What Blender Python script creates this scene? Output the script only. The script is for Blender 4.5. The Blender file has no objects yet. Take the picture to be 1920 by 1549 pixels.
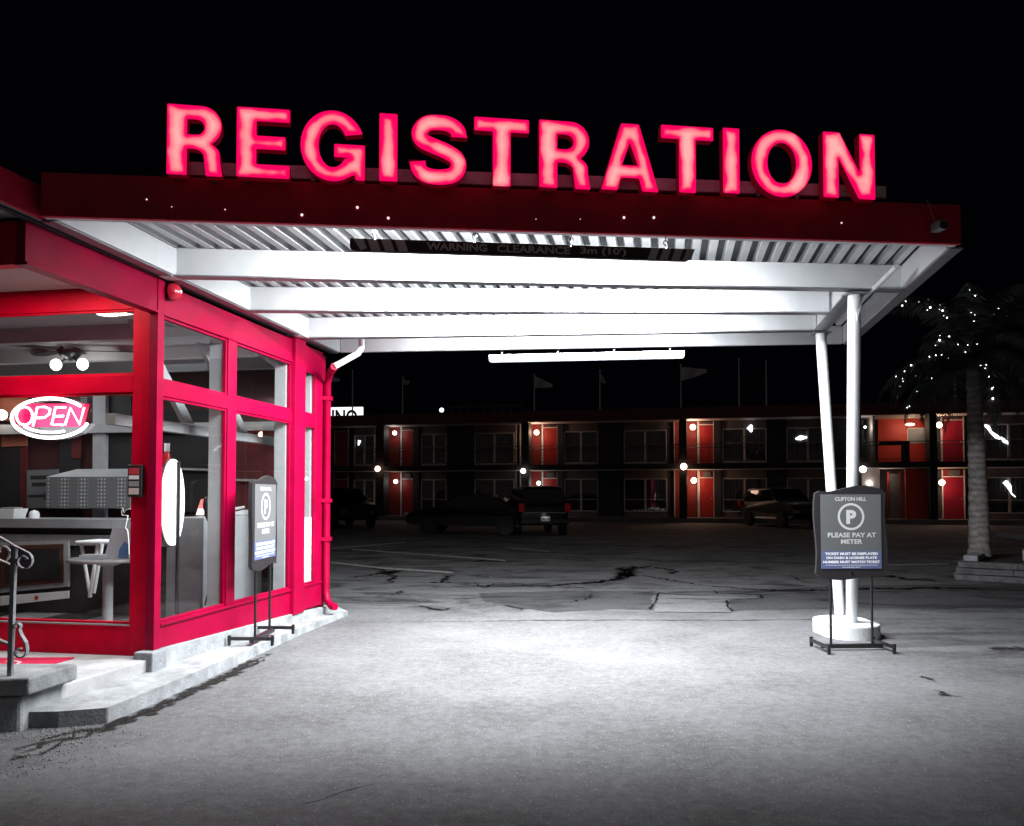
import bpy, bmesh, math, random
from mathutils import Vector, Matrix, geometry
R = math.radians
random.seed(7)
C = bpy.context.scene.collection
V = Vector

# ------------------------------------------------------------------ camera
F = 1500.0; CU, CVV = 960.0, 879.0; PITCH = R(1.8); EYE = V((0, 0, 1.45))
cam_d = bpy.data.cameras.new("camera"); cam = bpy.data.objects.new("camera", cam_d); C.objects.link(cam)
cam.location = EYE; cam.rotation_euler = (R(90) + PITCH, 0, 0)
cam_d.sensor_width = 36; cam_d.lens = 36 * F / 1920; cam_d.shift_y = (CVV - 774.5) / 1920
cam_d.clip_start = 0.05; cam_d.clip_end = 2000
bpy.context.scene.camera = cam
# ------------------------------------------------------------------ world (night sky), faint wide sun lamp added in place of unseen street light
w = bpy.data.worlds.new("World"); bpy.context.scene.world = w; w.use_nodes = True
nt = w.node_tree; bg = nt.nodes['Background']
bg.inputs[0].default_value = (0.35, 0.45, 1.0, 1); bg.inputs[1].default_value = 0.0009
sd = bpy.data.lights.new("night_glow", 'SUN'); sd.energy = 0.11; sd.angle = R(130); sd.color = (1, 0.84, 0.76)
so = bpy.data.objects.new("night_glow", sd); C.objects.link(so); so.rotation_euler = (R(76), 0, R(-22))
vs = bpy.context.scene.view_settings
vs.view_transform = 'Standard'; vs.look = 'None'; vs.exposure = 0; vs.gamma = 1
try:
    bpy.context.scene.cycles.max_bounces = 8
    bpy.context.scene.cycles.transparent_max_bounces = 12
    bpy.context.scene.cycles.sample_clamp_indirect = 4
    bpy.context.scene.cycles.caustics_reflective = False
    bpy.context.scene.cycles.caustics_refractive = False
except Exception: pass

# ------------------------------------------------------------------ helpers
def ray(u, v):
    cx = (u - CU) / F; cy = -(v - CVV) / F
    return V((cx, math.cos(PITCH) - math.sin(PITCH) * cy, math.sin(PITCH) + math.cos(PITCH) * cy))
def hit(u, v, P, N):
    d = ray(u, v); return EYE + d * ((P - EYE).dot(N) / d.dot(N))
def hz(u, v, z): return hit(u, v, V((0, 0, z)), V((0, 0, 1)))
def atY(u, v, y): return hit(u, v, V((0, y, 0)), V((0, 1, 0)))

_m = {}
def mat(name, col, rough=0.6, metal=0.0, noise=0.0, nscale=8.0, bump=0.0, bscale=60.0, emit=None, estr=1.0, coat=0.0, col2=None, spec=0.5):
    if name in _m: return _m[name]
    m = bpy.data.materials.new(name); m.use_nodes = True; n = m.node_tree.nodes; l = m.node_tree.links
    b = n['Principled BSDF']; b.inputs['Base Color'].default_value = (*col, 1)
    b.inputs['Roughness'].default_value = rough; b.inputs['Metallic'].default_value = metal
    b.inputs['Specular IOR Level'].default_value = spec
    if coat: b.inputs['Coat Weight'].default_value = coat; b.inputs['Coat Roughness'].default_value = 0.15
    if emit: b.inputs['Emission Color'].default_value = (*emit, 1); b.inputs['Emission Strength'].default_value = estr
    if noise or bump:
        tc = n.new('ShaderNodeTexCoord')
    if noise:
        t = n.new('ShaderNodeTexNoise'); t.inputs['Scale'].default_value = nscale; t.inputs['Detail'].default_value = 7; t.inputs['Roughness'].default_value = 0.65
        l.new(tc.outputs['Object'], t.inputs['Vector'])
        cr = n.new('ShaderNodeValToRGB'); cr.color_ramp.elements[0].position = 0.3; cr.color_ramp.elements[1].position = 0.72
        c2 = col2 or tuple(c * (1 - noise) for c in col)
        cr.color_ramp.elements[0].color = (*c2, 1); cr.color_ramp.elements[1].color = (*[min(1, c * (1 + noise * 0.4)) for c in col], 1)
        l.new(t.outputs['Fac'], cr.inputs['Fac']); l.new(cr.outputs['Color'], b.inputs['Base Color'])
        mr = n.new('ShaderNodeMapRange'); mr.inputs['To Min'].default_value = max(0.02, rough - 0.12); mr.inputs['To Max'].default_value = min(1, rough + 0.15)
        l.new(t.outputs['Fac'], mr.inputs['Value']); l.new(mr.outputs['Result'], b.inputs['Roughness'])
    if bump:
        t2 = n.new('ShaderNodeTexNoise'); t2.inputs['Scale'].default_value = bscale; t2.inputs['Detail'].default_value = 5
        l.new(tc.outputs['Object'], t2.inputs['Vector'])
        bp = n.new('ShaderNodeBump'); bp.inputs['Strength'].default_value = bump; bp.inputs['Distance'].default_value = 0.01
        l.new(t2.outputs['Fac'], bp.inputs['Height']); l.new(bp.outputs['Normal'], b.inputs['Normal'])
    _m[name] = m; return m
def glass(name, tint=(1, 1, 1), ior=1.5, extra=0.0):
    if name in _m: return _m[name]
    m = bpy.data.materials.new(name); m.use_nodes = True; n = m.node_tree.nodes; l = m.node_tree.links; n.clear()
    o = n.new('ShaderNodeOutputMaterial'); mx = n.new('ShaderNodeMixShader'); tr = n.new('ShaderNodeBsdfTransparent'); gl = n.new('ShaderNodeBsdfGlossy')
    tr.inputs[0].default_value = (*tint, 1); gl.inputs['Roughness'].default_value = 0.01
    fr = n.new('ShaderNodeFresnel'); ge = n.new('ShaderNodeNewGeometry'); iv = n.new('ShaderNodeMapRange'); iv.inputs['To Min'].default_value = ior; iv.inputs['To Max'].default_value = 1 / ior; l.new(ge.outputs['Backfacing'], iv.inputs['Value']); l.new(iv.outputs['Result'], fr.inputs['IOR'])
    ad = n.new('ShaderNodeMath'); ad.operation = 'ADD'; ad.use_clamp = True; ad.inputs[1].default_value = extra
    l.new(fr.outputs[0], ad.inputs[0]); l.new(ad.outputs[0], mx.inputs[0]); l.new(tr.outputs[0], mx.inputs[1]); l.new(gl.outputs[0], mx.inputs[2]); l.new(mx.outputs[0], o.inputs[0])
    _m[name] = m; return m

def wloc(p):
    v = V((0, 0, 0))
    while p is not None: v += V(p.location); p = p.parent
    return v
def tag(o, label=None, cat=None, group=None, kind=None):
    if label: o['label'] = label
    if cat: o['category'] = cat
    if group: o['group'] = group
    if kind: o['kind'] = kind
    return o
def thing(name, label, cat, loc=(0, 0, 0), group=None, rotz=0):
    o = bpy.data.objects.new(name, None); o.empty_display_size = 0.1; C.objects.link(o)
    o.location = loc; o.rotation_euler = (0, 0, rotz); return tag(o, label, cat, group)
class MB:
    def __init__(s): s.v = []; s.f = []; s.sm = []
    def add(s, vs, fs, smooth=False):
        k = len(s.v); s.v += [V(p) for p in vs]; s.f += [tuple(i + k for i in f) for f in fs]; s.sm += [smooth] * len(fs); return s
    def prism(s, pts, vec):                       # polygon swept along vec
        n = len(pts); vec = V(vec); a = [V(p) for p in pts]
        return s.add(a + [p + vec for p in a], [tuple(range(n))[::-1], tuple(range(n, 2 * n))] + [(i, (i + 1) % n, n + (i + 1) % n, n + i) for i in range(n)])
    def box(s, x0, x1, y0, y1, z0, z1, fr=None):
        fr = fr or (lambda a, b, c: V((a, b, c)))
        return s.add([fr(x, y, z) for z in (z0, z1) for x, y in ((x0, y0), (x1, y0), (x1, y1), (x0, y1))],
                     [(3, 2, 1, 0), (4, 5, 6, 7), (0, 1, 5, 4), (1, 2, 6, 5), (2, 3, 7, 6), (3, 0, 4, 7)])
    def tube(s, pts, r, n=8, caps=True):
        pts = [V(p) for p in pts]; rs = r if isinstance(r, (list, tuple)) else [r] * len(pts)
        rings = []; up = None
        for i, p in enumerate(pts):
            t = (pts[min(i + 1, len(pts) - 1)] - pts[max(i - 1, 0)])
            t = t.normalized() if t.length > 1e-9 else V((0, 0, 1))
            if up is None: up = t.orthogonal().normalized()
            up = (up - t * up.dot(t)).normalized(); sd_ = t.cross(up)
            rings += [p + (up * math.cos(2 * math.pi * j / n) + sd_ * math.sin(2 * math.pi * j / n)) * rs[i] for j in range(n)]
        fs = [(i * n + j, i * n + (j + 1) % n, (i + 1) * n + (j + 1) % n, (i + 1) * n + j) for i in range(len(pts) - 1) for j in range(n)]
        s.add(rings, fs, True)
        if caps:
            m = len(pts); s.add(rings[:n], [tuple(range(n))[::-1]]); s.add(rings[-n:], [tuple(range(n))])
        return s
    def lathe(s, c, prof, n=24):
        c = V(c); vs = [c + V((r * math.cos(2 * math.pi * j / n), r * math.sin(2 * math.pi * j / n), z)) for r, z in prof for j in range(n)]
        s.add(vs, [(i * n + j, i * n + (j + 1) % n, (i + 1) * n + (j + 1) % n, (i + 1) * n + j) for i in range(len(prof) - 1) for j in range(n)], True)
        if prof[0][0] > 1e-4: s.add(vs[:n], [tuple(range(n))[::-1]])
        if prof[-1][0] > 1e-4: s.add(vs[-n:], [tuple(range(n))])
        return s
    def ball(s, c, r, n=12, sq=(1, 1, 1)):
        k = n // 2; c = V(c); vs = []; 
        for i in range(k + 1):
            a = math.pi * i / k
            for j in range(n):
                b = 2 * math.pi * j / n; vs.append(c + V((r * sq[0] * math.sin(a) * math.cos(b), r * sq[1] * math.sin(a) * math.sin(b), r * sq[2] * math.cos(a))))
        return s.add(vs, [(i * n + j, (i + 1) * n + j, (i + 1) * n + (j + 1) % n, i * n + (j + 1) % n) for i in range(k) for j in range(n)], True)
    def build(s, name, m, parent=None, bevel=0, label=None):
        me = bpy.data.meshes.new(name); off = wloc(parent) if parent else V((0, 0, 0))
        me.from_pydata([tuple(p - off) for p in s.v], [], s.f)
        for p, q in zip(me.polygons, s.sm): p.use_smooth = q
        bm = bmesh.new(); bm.from_mesh(me); bmesh.ops.recalc_face_normals(bm, faces=bm.faces); bm.to_mesh(me); bm.free()
        me.materials.append(m); o = bpy.data.objects.new(name, me); C.objects.link(o)
        if parent: o.parent = parent
        if bevel:
            b = o.modifiers.new('bevel', 'BEVEL'); b.width = bevel; b.segments = 2; b.limit_method = 'ANGLE'; b.angle_limit = R(35)
        if label: o['label'] = label
        return o
def sheet(name, pts, m, label=None, cat=None, kind=None, parent=None):
    mb = MB().add(pts, [tuple(range(len(pts)))]); o = mb.build(name, m, parent); tag(o, label, cat, None, kind)
    return o
def text_polys(s, bold=0.0, space=1.0):
    cu = bpy.data.curves.new('t', 'FONT'); cu.body = s; cu.offset = bold; cu.resolution_u = 3; cu.space_character = space
    o = bpy.data.objects.new('t', cu); C.objects.link(o); dg = bpy.context.evaluated_depsgraph_get(); dg.update()
    me = bpy.data.meshes.new_from_object(o.evaluated_get(dg)); vs = [v.co.copy() for v in me.vertices]; fs = [tuple(p.vertices) for p in me.polygons]
    bpy.data.objects.remove(o); bpy.data.curves.remove(cu); bpy.data.meshes.remove(me)
    return vs, fs
def add_text(mb, s, o, xd, yd, w, h, nrm, bold=0.02, thick=0.002, space=1.0):
    """text filling the w x h box whose lower-left corner is o"""
    vs, fs = text_polys(s, bold, space)
    x0 = min(p.x for p in vs); x1 = max(p.x for p in vs); y0 = min(p.y for p in vs); y1 = max(p.y for p in vs)
    xd = V(xd).normalized(); yd = V(yd).normalized(); nrm = V(nrm).normalized()
    mb.add([V(o) + xd * ((p.x - x0) / (x1 - x0) * w) + yd * ((p.y - y0) / (y1 - y0) * h) + nrm * thick for p in vs], fs)
def light(name, kind, loc, power, col=(1, 1, 1), size=0.1, size_y=None, parent=None, rot=None):
    d = bpy.data.lights.new(name, kind); d.energy = power; d.color = col
    if kind == 'AREA':
        d.shape = 'RECTANGLE'; d.size = size; d.size_y = size_y or size
    elif kind in ('POINT', 'SPOT'): d.shadow_soft_size = size
    o = bpy.data.objects.new(name, d); C.objects.link(o)
    o.location = V(loc) - (wloc(parent) if parent else V((0, 0, 0)))
    if parent: o.parent = parent
    if rot: o.rotation_euler = rot
    return o
def copy_tree(o, parent=None):
    c = o.copy(); C.objects.link(c); c.parent = parent
    for ch in list(o.children): copy_tree(ch, c)
    return c

# ------------------------------------------------------------------ materials
M_white = mat('white_painted_steel', (0.72, 0.74, 0.76), 0.45, noise=0.12, nscale=3, bump=0.05, bscale=30)
M_deck = mat('white_ribbed_deck', (0.76, 0.78, 0.80), 0.5, noise=0.2, nscale=4)
M_fascia = mat('maroon_fascia_paint', (0.68, 0.004, 0.045), 0.6, noise=0.5, nscale=1.6, bump=0.08, bscale=20)
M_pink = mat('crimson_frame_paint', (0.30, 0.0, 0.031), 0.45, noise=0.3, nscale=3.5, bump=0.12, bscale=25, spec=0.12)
M_red = mat('entry_paint_warm_lit', (0.74, 0.0, 0.034), 0.45, noise=0.25, nscale=3.5, bump=0.12, bscale=25, spec=0.12)  # same paint as the frames, with the warm porch light put into its colour
M_conc = mat('pale_concrete', (0.33, 0.345, 0.36), 0.85, noise=0.55, nscale=5, bump=0.5, bscale=60)
M_stone = mat('grey_stone', (0.27, 0.28, 0.30), 0.9, noise=0.45, nscale=9, bump=0.6, bscale=50)
M_black = mat('black_metal', (0.012, 0.012, 0.014), 0.35, spec=0.6)
M_blackp = mat('black_plastic', (0.02, 0.018, 0.02), 0.5)
M_grey = mat('grey_inner_frame', (0.33, 0.34, 0.35), 0.6, noise=0.15, nscale=6)
M_darkgrey = mat('dark_grey_paint', (0.03, 0.032, 0.04), 0.7, noise=0.3)
M_chrome = mat('chrome', (0.8, 0.8, 0.82), 0.12, 1.0)
M_galv = mat('galvanised_metal', (0.35, 0.35, 0.37), 0.45, 0.8, noise=0.3, nscale=12)
M_glass = glass('window_glass', (0.93, 0.95, 0.95), 1.5, 0.02)
M_paper = mat('white_paper', (0.85, 0.87, 0.88), 0.7)

# ------------------------------------------------------------------ asphalt ground
def asphalt(name, lo, hi, seed=0):
    m = bpy.data.materials.new(name); m.use_nodes = True; n = m.node_tree.nodes; l = m.node_tree.links; b = n['Principled BSDF']
    tc = n.new('ShaderNodeTexCoord'); mp = n.new('ShaderNodeMapping'); mp.inputs['Location'].default_value = (seed, seed * 2, 0); l.new(tc.outputs['Object'], mp.inputs[0])
    def nz(sc, det, ro=0.6):
        t = n.new('ShaderNodeTexNoise'); t.inputs['Scale'].default_value = sc; t.inputs['Detail'].default_value = det; t.inputs['Roughness'].default_value = ro; l.new(mp.outputs[0], t.inputs['Vector']); return t.outputs['Fac']
    big = nz(0.8, 6, 0.7); med = nz(14, 8, 0.75); fine = nz(75, 6, 0.85)
    def mth(op, a, b2):
        q = n.new('ShaderNodeMath'); q.operation = op
        for i, x in enumerate((a, b2)):
            if isinstance(x, (int, float)): q.inputs[i].default_value = x
            else: l.new(x, q.inputs[i])
        return q.outputs[0]
    s = mth('ADD', mth('MULTIPLY', big, 0.34), mth('ADD', mth('MULTIPLY', med, 0.38), mth('MULTIPLY', fine, 0.5)))
    cr = n.new('ShaderNodeValToRGB'); cr.color_ramp.elements[0].position = 0.47; cr.color_ramp.elements[1].position = 0.74
    cr.color_ramp.elements[0].color = (*lo, 1); cr.color_ramp.elements[1].color = (*hi, 1); l.new(s, cr.inputs[0])
    # pale stone chips showing in the tar
    vo = n.new('ShaderNodeTexVoronoi'); vo.inputs['Scale'].default_value = 70; l.new(mp.outputs[0], vo.inputs['Vector'])
    sepc = n.new('ShaderNodeSeparateColor'); l.new(vo.outputs['Color'], sepc.inputs[0])
    chip = mth('MULTIPLY', mth('GREATER_THAN', sepc.outputs[0], 0.94), mth('LESS_THAN', vo.outputs['Distance'], 0.32))
    mx = n.new('ShaderNodeMixRGB'); mx.inputs[2].default_value = (0.34, 0.34, 0.35, 1); l.new(mth('MULTIPLY', chip, 0.75), mx.inputs[0]); l.new(cr.outputs[0], mx.inputs[1])
    geo = n.new('ShaderNodeNewGeometry'); sx = n.new('ShaderNodeSeparateXYZ'); l.new(geo.outputs['Position'], sx.inputs[0])
    def rng(a0, a1, v):
        q = n.new('ShaderNodeMapRange'); q.interpolation_type = 'SMOOTHSTEP'; q.inputs['From Min'].default_value = a0; q.inputs['From Max'].default_value = a1; l.new(v, q.inputs['Value']); return q.outputs[0]
    mp2 = n.new('ShaderNodeMapping'); mp2.inputs['Scale'].default_value = (0.55, 1.1, 1); l.new(tc.outputs['Object'], mp2.inputs[0])
    t2 = n.new('ShaderNodeTexNoise'); t2.inputs['Scale'].default_value = 1.1; t2.inputs['Detail'].default_value = 9; t2.inputs['Roughness'].default_value = .72; t2.inputs['Distortion'].default_value = 1.3; l.new(mp2.outputs[0], t2.inputs['Vector'])
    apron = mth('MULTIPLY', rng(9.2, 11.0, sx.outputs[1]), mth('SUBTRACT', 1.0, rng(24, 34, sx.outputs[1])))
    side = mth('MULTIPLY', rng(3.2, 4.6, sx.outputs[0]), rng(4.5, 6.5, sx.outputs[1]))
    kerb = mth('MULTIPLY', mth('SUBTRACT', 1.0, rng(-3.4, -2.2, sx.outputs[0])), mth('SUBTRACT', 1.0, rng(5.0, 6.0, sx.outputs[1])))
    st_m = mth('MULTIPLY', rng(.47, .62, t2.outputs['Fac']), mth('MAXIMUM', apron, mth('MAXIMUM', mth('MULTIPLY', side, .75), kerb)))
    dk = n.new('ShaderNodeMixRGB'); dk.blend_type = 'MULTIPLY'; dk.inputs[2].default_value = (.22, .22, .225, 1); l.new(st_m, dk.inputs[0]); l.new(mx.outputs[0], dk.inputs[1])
    l.new(dk.outputs[0], b.inputs['Base Color']); b.inputs['Roughness'].default_value = 0.82; b.inputs['Specular IOR Level'].default_value = 0.35
    bp = n.new('ShaderNodeBump'); bp.inputs['Strength'].default_value = 0.9; bp.inputs['Distance'].default_value = 0.008
    l.new(mth('ADD', mth('MULTIPLY', fine, 1.0), mth('MULTIPLY', med, 0.7)), bp.inputs['Height']); l.new(bp.outputs[0], b.inputs['Normal'])
    return m
M_asph = asphalt('worn_asphalt', (0.045, 0.044, 0.045), (0.190, 0.192, 0.200))
M_asph2 = asphalt('dark_asphalt_patch', (0.022, 0.022, 0.024), (0.088, 0.089, 0.095), 4)
M_asph3 = asphalt('pale_asphalt_patch', (0.075, 0.077, 0.08), (0.19, 0.194, 0.2), 9)
M_tar = mat('crack_tar', (0.008, 0.008, 0.009), 0.75, noise=0.3, nscale=20)
def stain(name, col, dens=0.0):
    m = bpy.data.materials.new(name); m.use_nodes = True; n = m.node_tree.nodes; l = m.node_tree.links; n.clear()
    o = n.new('ShaderNodeOutputMaterial'); mx = n.new('ShaderNodeMixShader'); tr = n.new('ShaderNodeBsdfTransparent'); df = n.new('ShaderNodeBsdfDiffuse'); df.inputs[0].default_value = (*col, 1)
    at = n.new('ShaderNodeAttribute'); at.attribute_name = 'ribbon'; tc = n.new('ShaderNodeTexCoord'); nz = n.new('ShaderNodeTexNoise'); nz.inputs['Scale'].default_value = 9; nz.inputs['Detail'].default_value = 8; nz.inputs['Roughness'].default_value = .75
    l.new(tc.outputs['Object'], nz.inputs['Vector']); a = n.new('ShaderNodeMath'); a.operation = 'MULTIPLY_ADD'; a.inputs[1].default_value = 2.4; a.inputs[2].default_value = -1.45 + dens
    l.new(nz.outputs['Fac'], a.inputs[0]); b = n.new('ShaderNodeMath'); b.operation = 'ADD'; b.use_clamp = True; l.new(a.outputs[0], b.inputs[0]); l.new(at.outputs['Fac'], b.inputs[1])
    c = n.new('ShaderNodeMapRange'); c.inputs['From Min'].default_value = .3; c.inputs['From Max'].default_value = .75; c.inputs['To Max'].default_value = .93; l.new(b.outputs[0], c.inputs['Value'])
    l.new(c.outputs[0], mx.inputs[0]); l.new(tr.outputs[0], mx.inputs[1]); l.new(df.outputs[0], mx.inputs[2]); l.new(mx.outputs[0], o.inputs[0]); return m
M_stain = stain('tar_smear', (0.014, 0.014, 0.015), .18); M_stain2 = stain('tar_line', (0.014, 0.014, 0.015), .55); M_dirt = stain('dirt_film', (0.028, 0.026, 0.025), .1)
M_line = mat('worn_line_paint', (0.45, 0.45, 0.44), 0.8, noise=0.75, nscale=9)
g = MB().add([(-400, -60, 0), (400, -60, 0), (400, 700, 0), (-400, 700, 0)], [(0, 1, 2, 3)]).build('ground', M_asph); tag(g, kind='structure')

def pix_sheet(name, uv, m, z=0.004, label=None, jag=0.0):
    pts = []
    n = len(uv)
    for i in range(n):
        a = hz(*uv[i], z); b = hz(*uv[(i + 1) % n], z); k = max(1, int((b - a).length / 0.12)) if jag else 1
        for j in range(k):
            p = a.lerp(b, j / k)
            if jag and j: p += V((random.uniform(-jag, jag), random.uniform(-jag, jag), 0))
            pts.append(p)
    tri = geometry.tessellate_polygon([pts])
    o = MB().add(pts, [tuple(t) for t in tri]).build(name, m); tag(o, kind='structure'); return o
def crack(uv, wd=0.02, jag=0.03, z=0.008, m=None, name='asphalt_crack', taper=True):
    wd *= 1.6 if not (taper and uv[0][1] < 1140) else 2.9; jag *= 1.1
    P = [hz(*q, z) for q in uv]; pts = []
    for a, b in zip(P[:-1], P[1:]):
        k = max(1, int((b - a).length / 0.07))
        for j in range(k): pts.append(a.lerp(b, j / k) + V((random.uniform(-jag, jag), random.uniform(-jag, jag), 0)))
    pts.append(P[-1]); vs = []; fs = []
    for i, p in enumerate(pts):
        t = (pts[min(i + 1, len(pts) - 1)] - pts[max(0, i - 1)]).normalized(); nn = V((-t.y, t.x, 0))
        w2 = wd * random.uniform(0.35, 1.3) * (1 if not taper else min(1, 0.15 + 3 * min(i, len(pts) - 1 - i) / max(1, len(pts))))
        vs += [p + nn * w2 / 2, p.copy(), p - nn * w2 / 2]
        if i: fs += [(3 * i - 3, 3 * i - 2, 3 * i + 1, 3 * i), (3 * i - 2, 3 * i - 1, 3 * i + 2, 3 * i + 1)]
    o = MB().add(vs, fs).build(name, m or (M_stain if wd > .075 else M_stain2)); tag(o, kind='structure')
    at = o.data.attributes.new('ribbon', 'FLOAT', 'POINT'); N_ = len(vs) // 3
    for i in range(len(vs)): at.data[i].value = (1.0 if i % 3 == 1 else 0.0) * (min(1, .25 + 6 * min(i // 3, N_ - 1 - i // 3) / N_))
    return o
# patches
pix_sheet('dark_road_patch', [(1365, 1114), (1440, 1104), (1560, 1100), (1760, 1096), (1960, 1098), (1960, 1140), (1530, 1141), (1370, 1145)], M_asph2, 0.004, jag=0.02)
pix_sheet('dark_road_patch', [(900, 1112), (1060, 1108), (1228, 1108), (1216, 1143), (1140, 1142), (1040, 1148), (960, 1138), (905, 1126)], M_asph2, 0.004, jag=0.03)
pix_sheet('pale_road_patch', [(1237, 1106), (1335, 1106), (1345, 1113), (1418, 1116), (1420, 1122), (1362, 1125), (1372, 1148), (1226, 1147)], M_asph3, 0.008)
cr = crack
cr([(640, 1168), (760, 1166), (860, 1165), (1000, 1163), (1180, 1162), (1380, 1163), (1530, 1161), (1640, 1160), (1800, 1160), (1920, 1163)], 0.022, 0.012)
cr([(1236, 1108), (1230, 1126), (1216, 1146)], 0.06, 0.01, 0.012, taper=False)
cr([(1362, 1124), (1364, 1136), (1374, 1147)], 0.06, 0.01, 0.012, taper=False)
cr([(1336, 1106), (1346, 1112), (1424, 1115), (1430, 1121), (1368, 1124)], 0.03, 0.01, 0.012, taper=False)
cr([(620, 1103), (745, 1092), (885, 1092), (960, 1093), (1100, 1102), (1236, 1104), (1330, 1103), (1430, 1111)], 0.03, 0.03)
cr([(905, 1101), (1040, 1097), (1120, 1092), (1160, 1085), (1175, 1068), (1220, 1062), (1226, 1058)], 0.07, 0.06)
cr([(905, 1101), (1040, 1097), (1120, 1092), (1160, 1085), (1175, 1068), (1220, 1062), (1226, 1058)], 0.09, 0.12)
cr([(1150, 1090), (1180, 1078), (1170, 1066), (1210, 1060)], .22, .14)
cr([(690, 1078), (740, 1072), (760, 1066)], .15, .15)
cr([(1225, 1062), (1262, 1070), (1258, 1074), (1240, 1078)], .07, .08)
cr([(1340, 1108), (1420, 1106), (1560, 1106), (1760, 1102), (1900, 1106)], .12, .12)
cr([(1650, 1076), (1700, 1086), (1790, 1092)], .1, .12)
cr([(1160, 1072), (1250, 1086), (1320, 1098), (1450, 1106), (1560, 1108)], 0.05, 0.05)
cr([(1100, 1045), (1190, 1047), (1280, 1057)], 0.06, 0.05)
cr([(700, 1062), (740, 1080), (725, 1095), (690, 1098)], 0.07, 0.08); cr([(730, 1072), (680, 1080), (640, 1086)], 0.05, 0.06)
cr([(845, 1076), (835, 1090), (800, 1092), (870, 1092)], 0.08, 0.09); cr([(888, 1092), (908, 1102), (930, 1092)], 0.05, 0.03)
cr([(725, 1116), (755, 1108), (748, 1112), (727, 1118)], 0.04, 0.05); cr([(785, 1136), (820, 1142), (850, 1138)], 0.06, 0.09)
cr([(925, 1133), (960, 1137), (985, 1145)], 0.04, 0.05); cr([(1090, 1112), (1120, 1118), (1040, 1134)], 0.03, 0.06)
cr([(880, 1055), (910, 1050), (960, 1048)], 0.07, 0.08); cr([(1480, 1076), (1500, 1088), (1540, 1094)], 0.03, 0.04)
cr([(1390, 1071), (1410, 1070)], 0.05, 0.03); cr([(390, 1391), (425, 1386)], 0.008, 0.004)
cr([(540, 1515), (600, 1500), (640, 1484), (720, 1466)], 0.007, 0.01)
for q in ([(620, 1042), (700, 1046), (792, 1062), (850, 1069), (850, 1073), (760, 1066), (680, 1053), (620, 1049)],):
    pix_sheet('parking_line', [(620, 1053), (720, 1064), (848, 1072), (850, 1075), (720, 1067), (620, 1056)], M_line, 0.012)
pix_sheet('parking_line', [(660, 1029), (800, 1039), (948, 1050), (948, 1052), (800, 1041), (660, 1031)], M_line, 0.012)
pix_sheet('parking_line', [(620, 1028), (700, 1021), (760, 1016), (762, 1017.5), (700, 1023), (620, 1030)], M_line, 0.012)
pix_sheet('parking_line', [(950, 1026), (1030, 1033), (1030, 1034.5), (950, 1027.5)], M_line, 0.012)
pix_sheet('parking_line', [(1650, 1059), (1780, 1056), (1780, 1058), (1650, 1061)], M_line, 0.012)

# ------------------------------------------------------------------ canopy
CN = V((-0.016, 0, 1)).normalized(); CP = V((-2.9, 0, 3.15))
def cz(u, v, up=0.0): return hit(u, v, CP, CN) + V((0, 0, up))
def cup(p, up): return V((p.x, p.y, 3.15 + 0.016 * (p.x + 2.9) + up))
FL, FR, BL, BR = cz(80, 408), cz(1797, 460), cz(629, 661), cz(1590, 644)
UP = V((0, 0, 1)); BH = 0.215
canopy = thing('drive_through_canopy', 'long white ribbed canopy over the driveway with a maroon front edge, lit from inside', 'canopy', (FL.x, FL.y, 0))
fdir = (FR - FL).normalized(); fn = V((fdir.y, -fdir.x, 0)).normalized()       # towards camera
def beam(name, a, b, wd, h, side, m, lift=0.0, bev=0.004, label=None):
    """vertical plate box from a to b, its near face on the a-b line, thickness wd along side"""
    s = V(side); return MB().prism([a + UP * lift, b + UP * lift, b + s * wd + UP * lift, a + s * wd + UP * lift], UP * h).build(name, m, canopy, bev, label)
fo = fn * 0.03
MB().prism([FL + fo, FR + fo, FR + fo + UP * 0.285, FL + fo + UP * 0.272], -fn * 0.035).build('fascia', M_fascia, canopy, 0.003)
beam('edge_beam', FL - fn * 0.007, FR - fn * 0.007, 0.05, BH, -fn, M_white, 0.003)
sl = (BL - FL).normalized(); slr = V((sl.y, -sl.x, 0)).normalized()
sr = (BR - FR).normalized(); srl = -V((sr.y, -sr.x, 0)).normalized()
beam('edge_beam', FL + sl * 0.07 , BL, 0.06, BH - 0.003, slr, M_white, 0.0)
beam('edge_beam', FR + sr * 0.07, BR, 0.06, BH - 0.003, srl, M_white, 0.0)
beam('edge_beam', BL + slr * 0.063, BR + srl * 0.063, 0.05, BH, (0, 1, 0), M_white, 0.002)
def flange(a, b, wd, side, m=M_white):
    s = V(side) * wd / 2
    MB().prism([a - s, b - s, b + s, a + s], UP * -0.012).build('flange', M_galv, canopy)
flange(FL + sl * 0.05 + slr * 0.0, BL + slr * 0.0, 0.09, slr); flange(FR + sr * 0.05, BR, 0.09, srl)
crosses = [((302, 516), (1695, 543)), ((462, 581.5), (1556, 585.5)), ((568.5, 633), (1532, 618.5))]
XB = []
for (a, b) in crosses:
    A = cz(*a); B = cz(*b); dd = (B - A).normalized(); nn = V((-dd.y, dd.x, 0))
    XB.append((A, B)); beam('cross_beam', A + dd * 0.005, B - dd * 0.005, 0.05, BH, nn, M_white, 0.002)
    flange(A + nn * 0.025, B + nn * 0.025, 0.10, nn)
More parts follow.
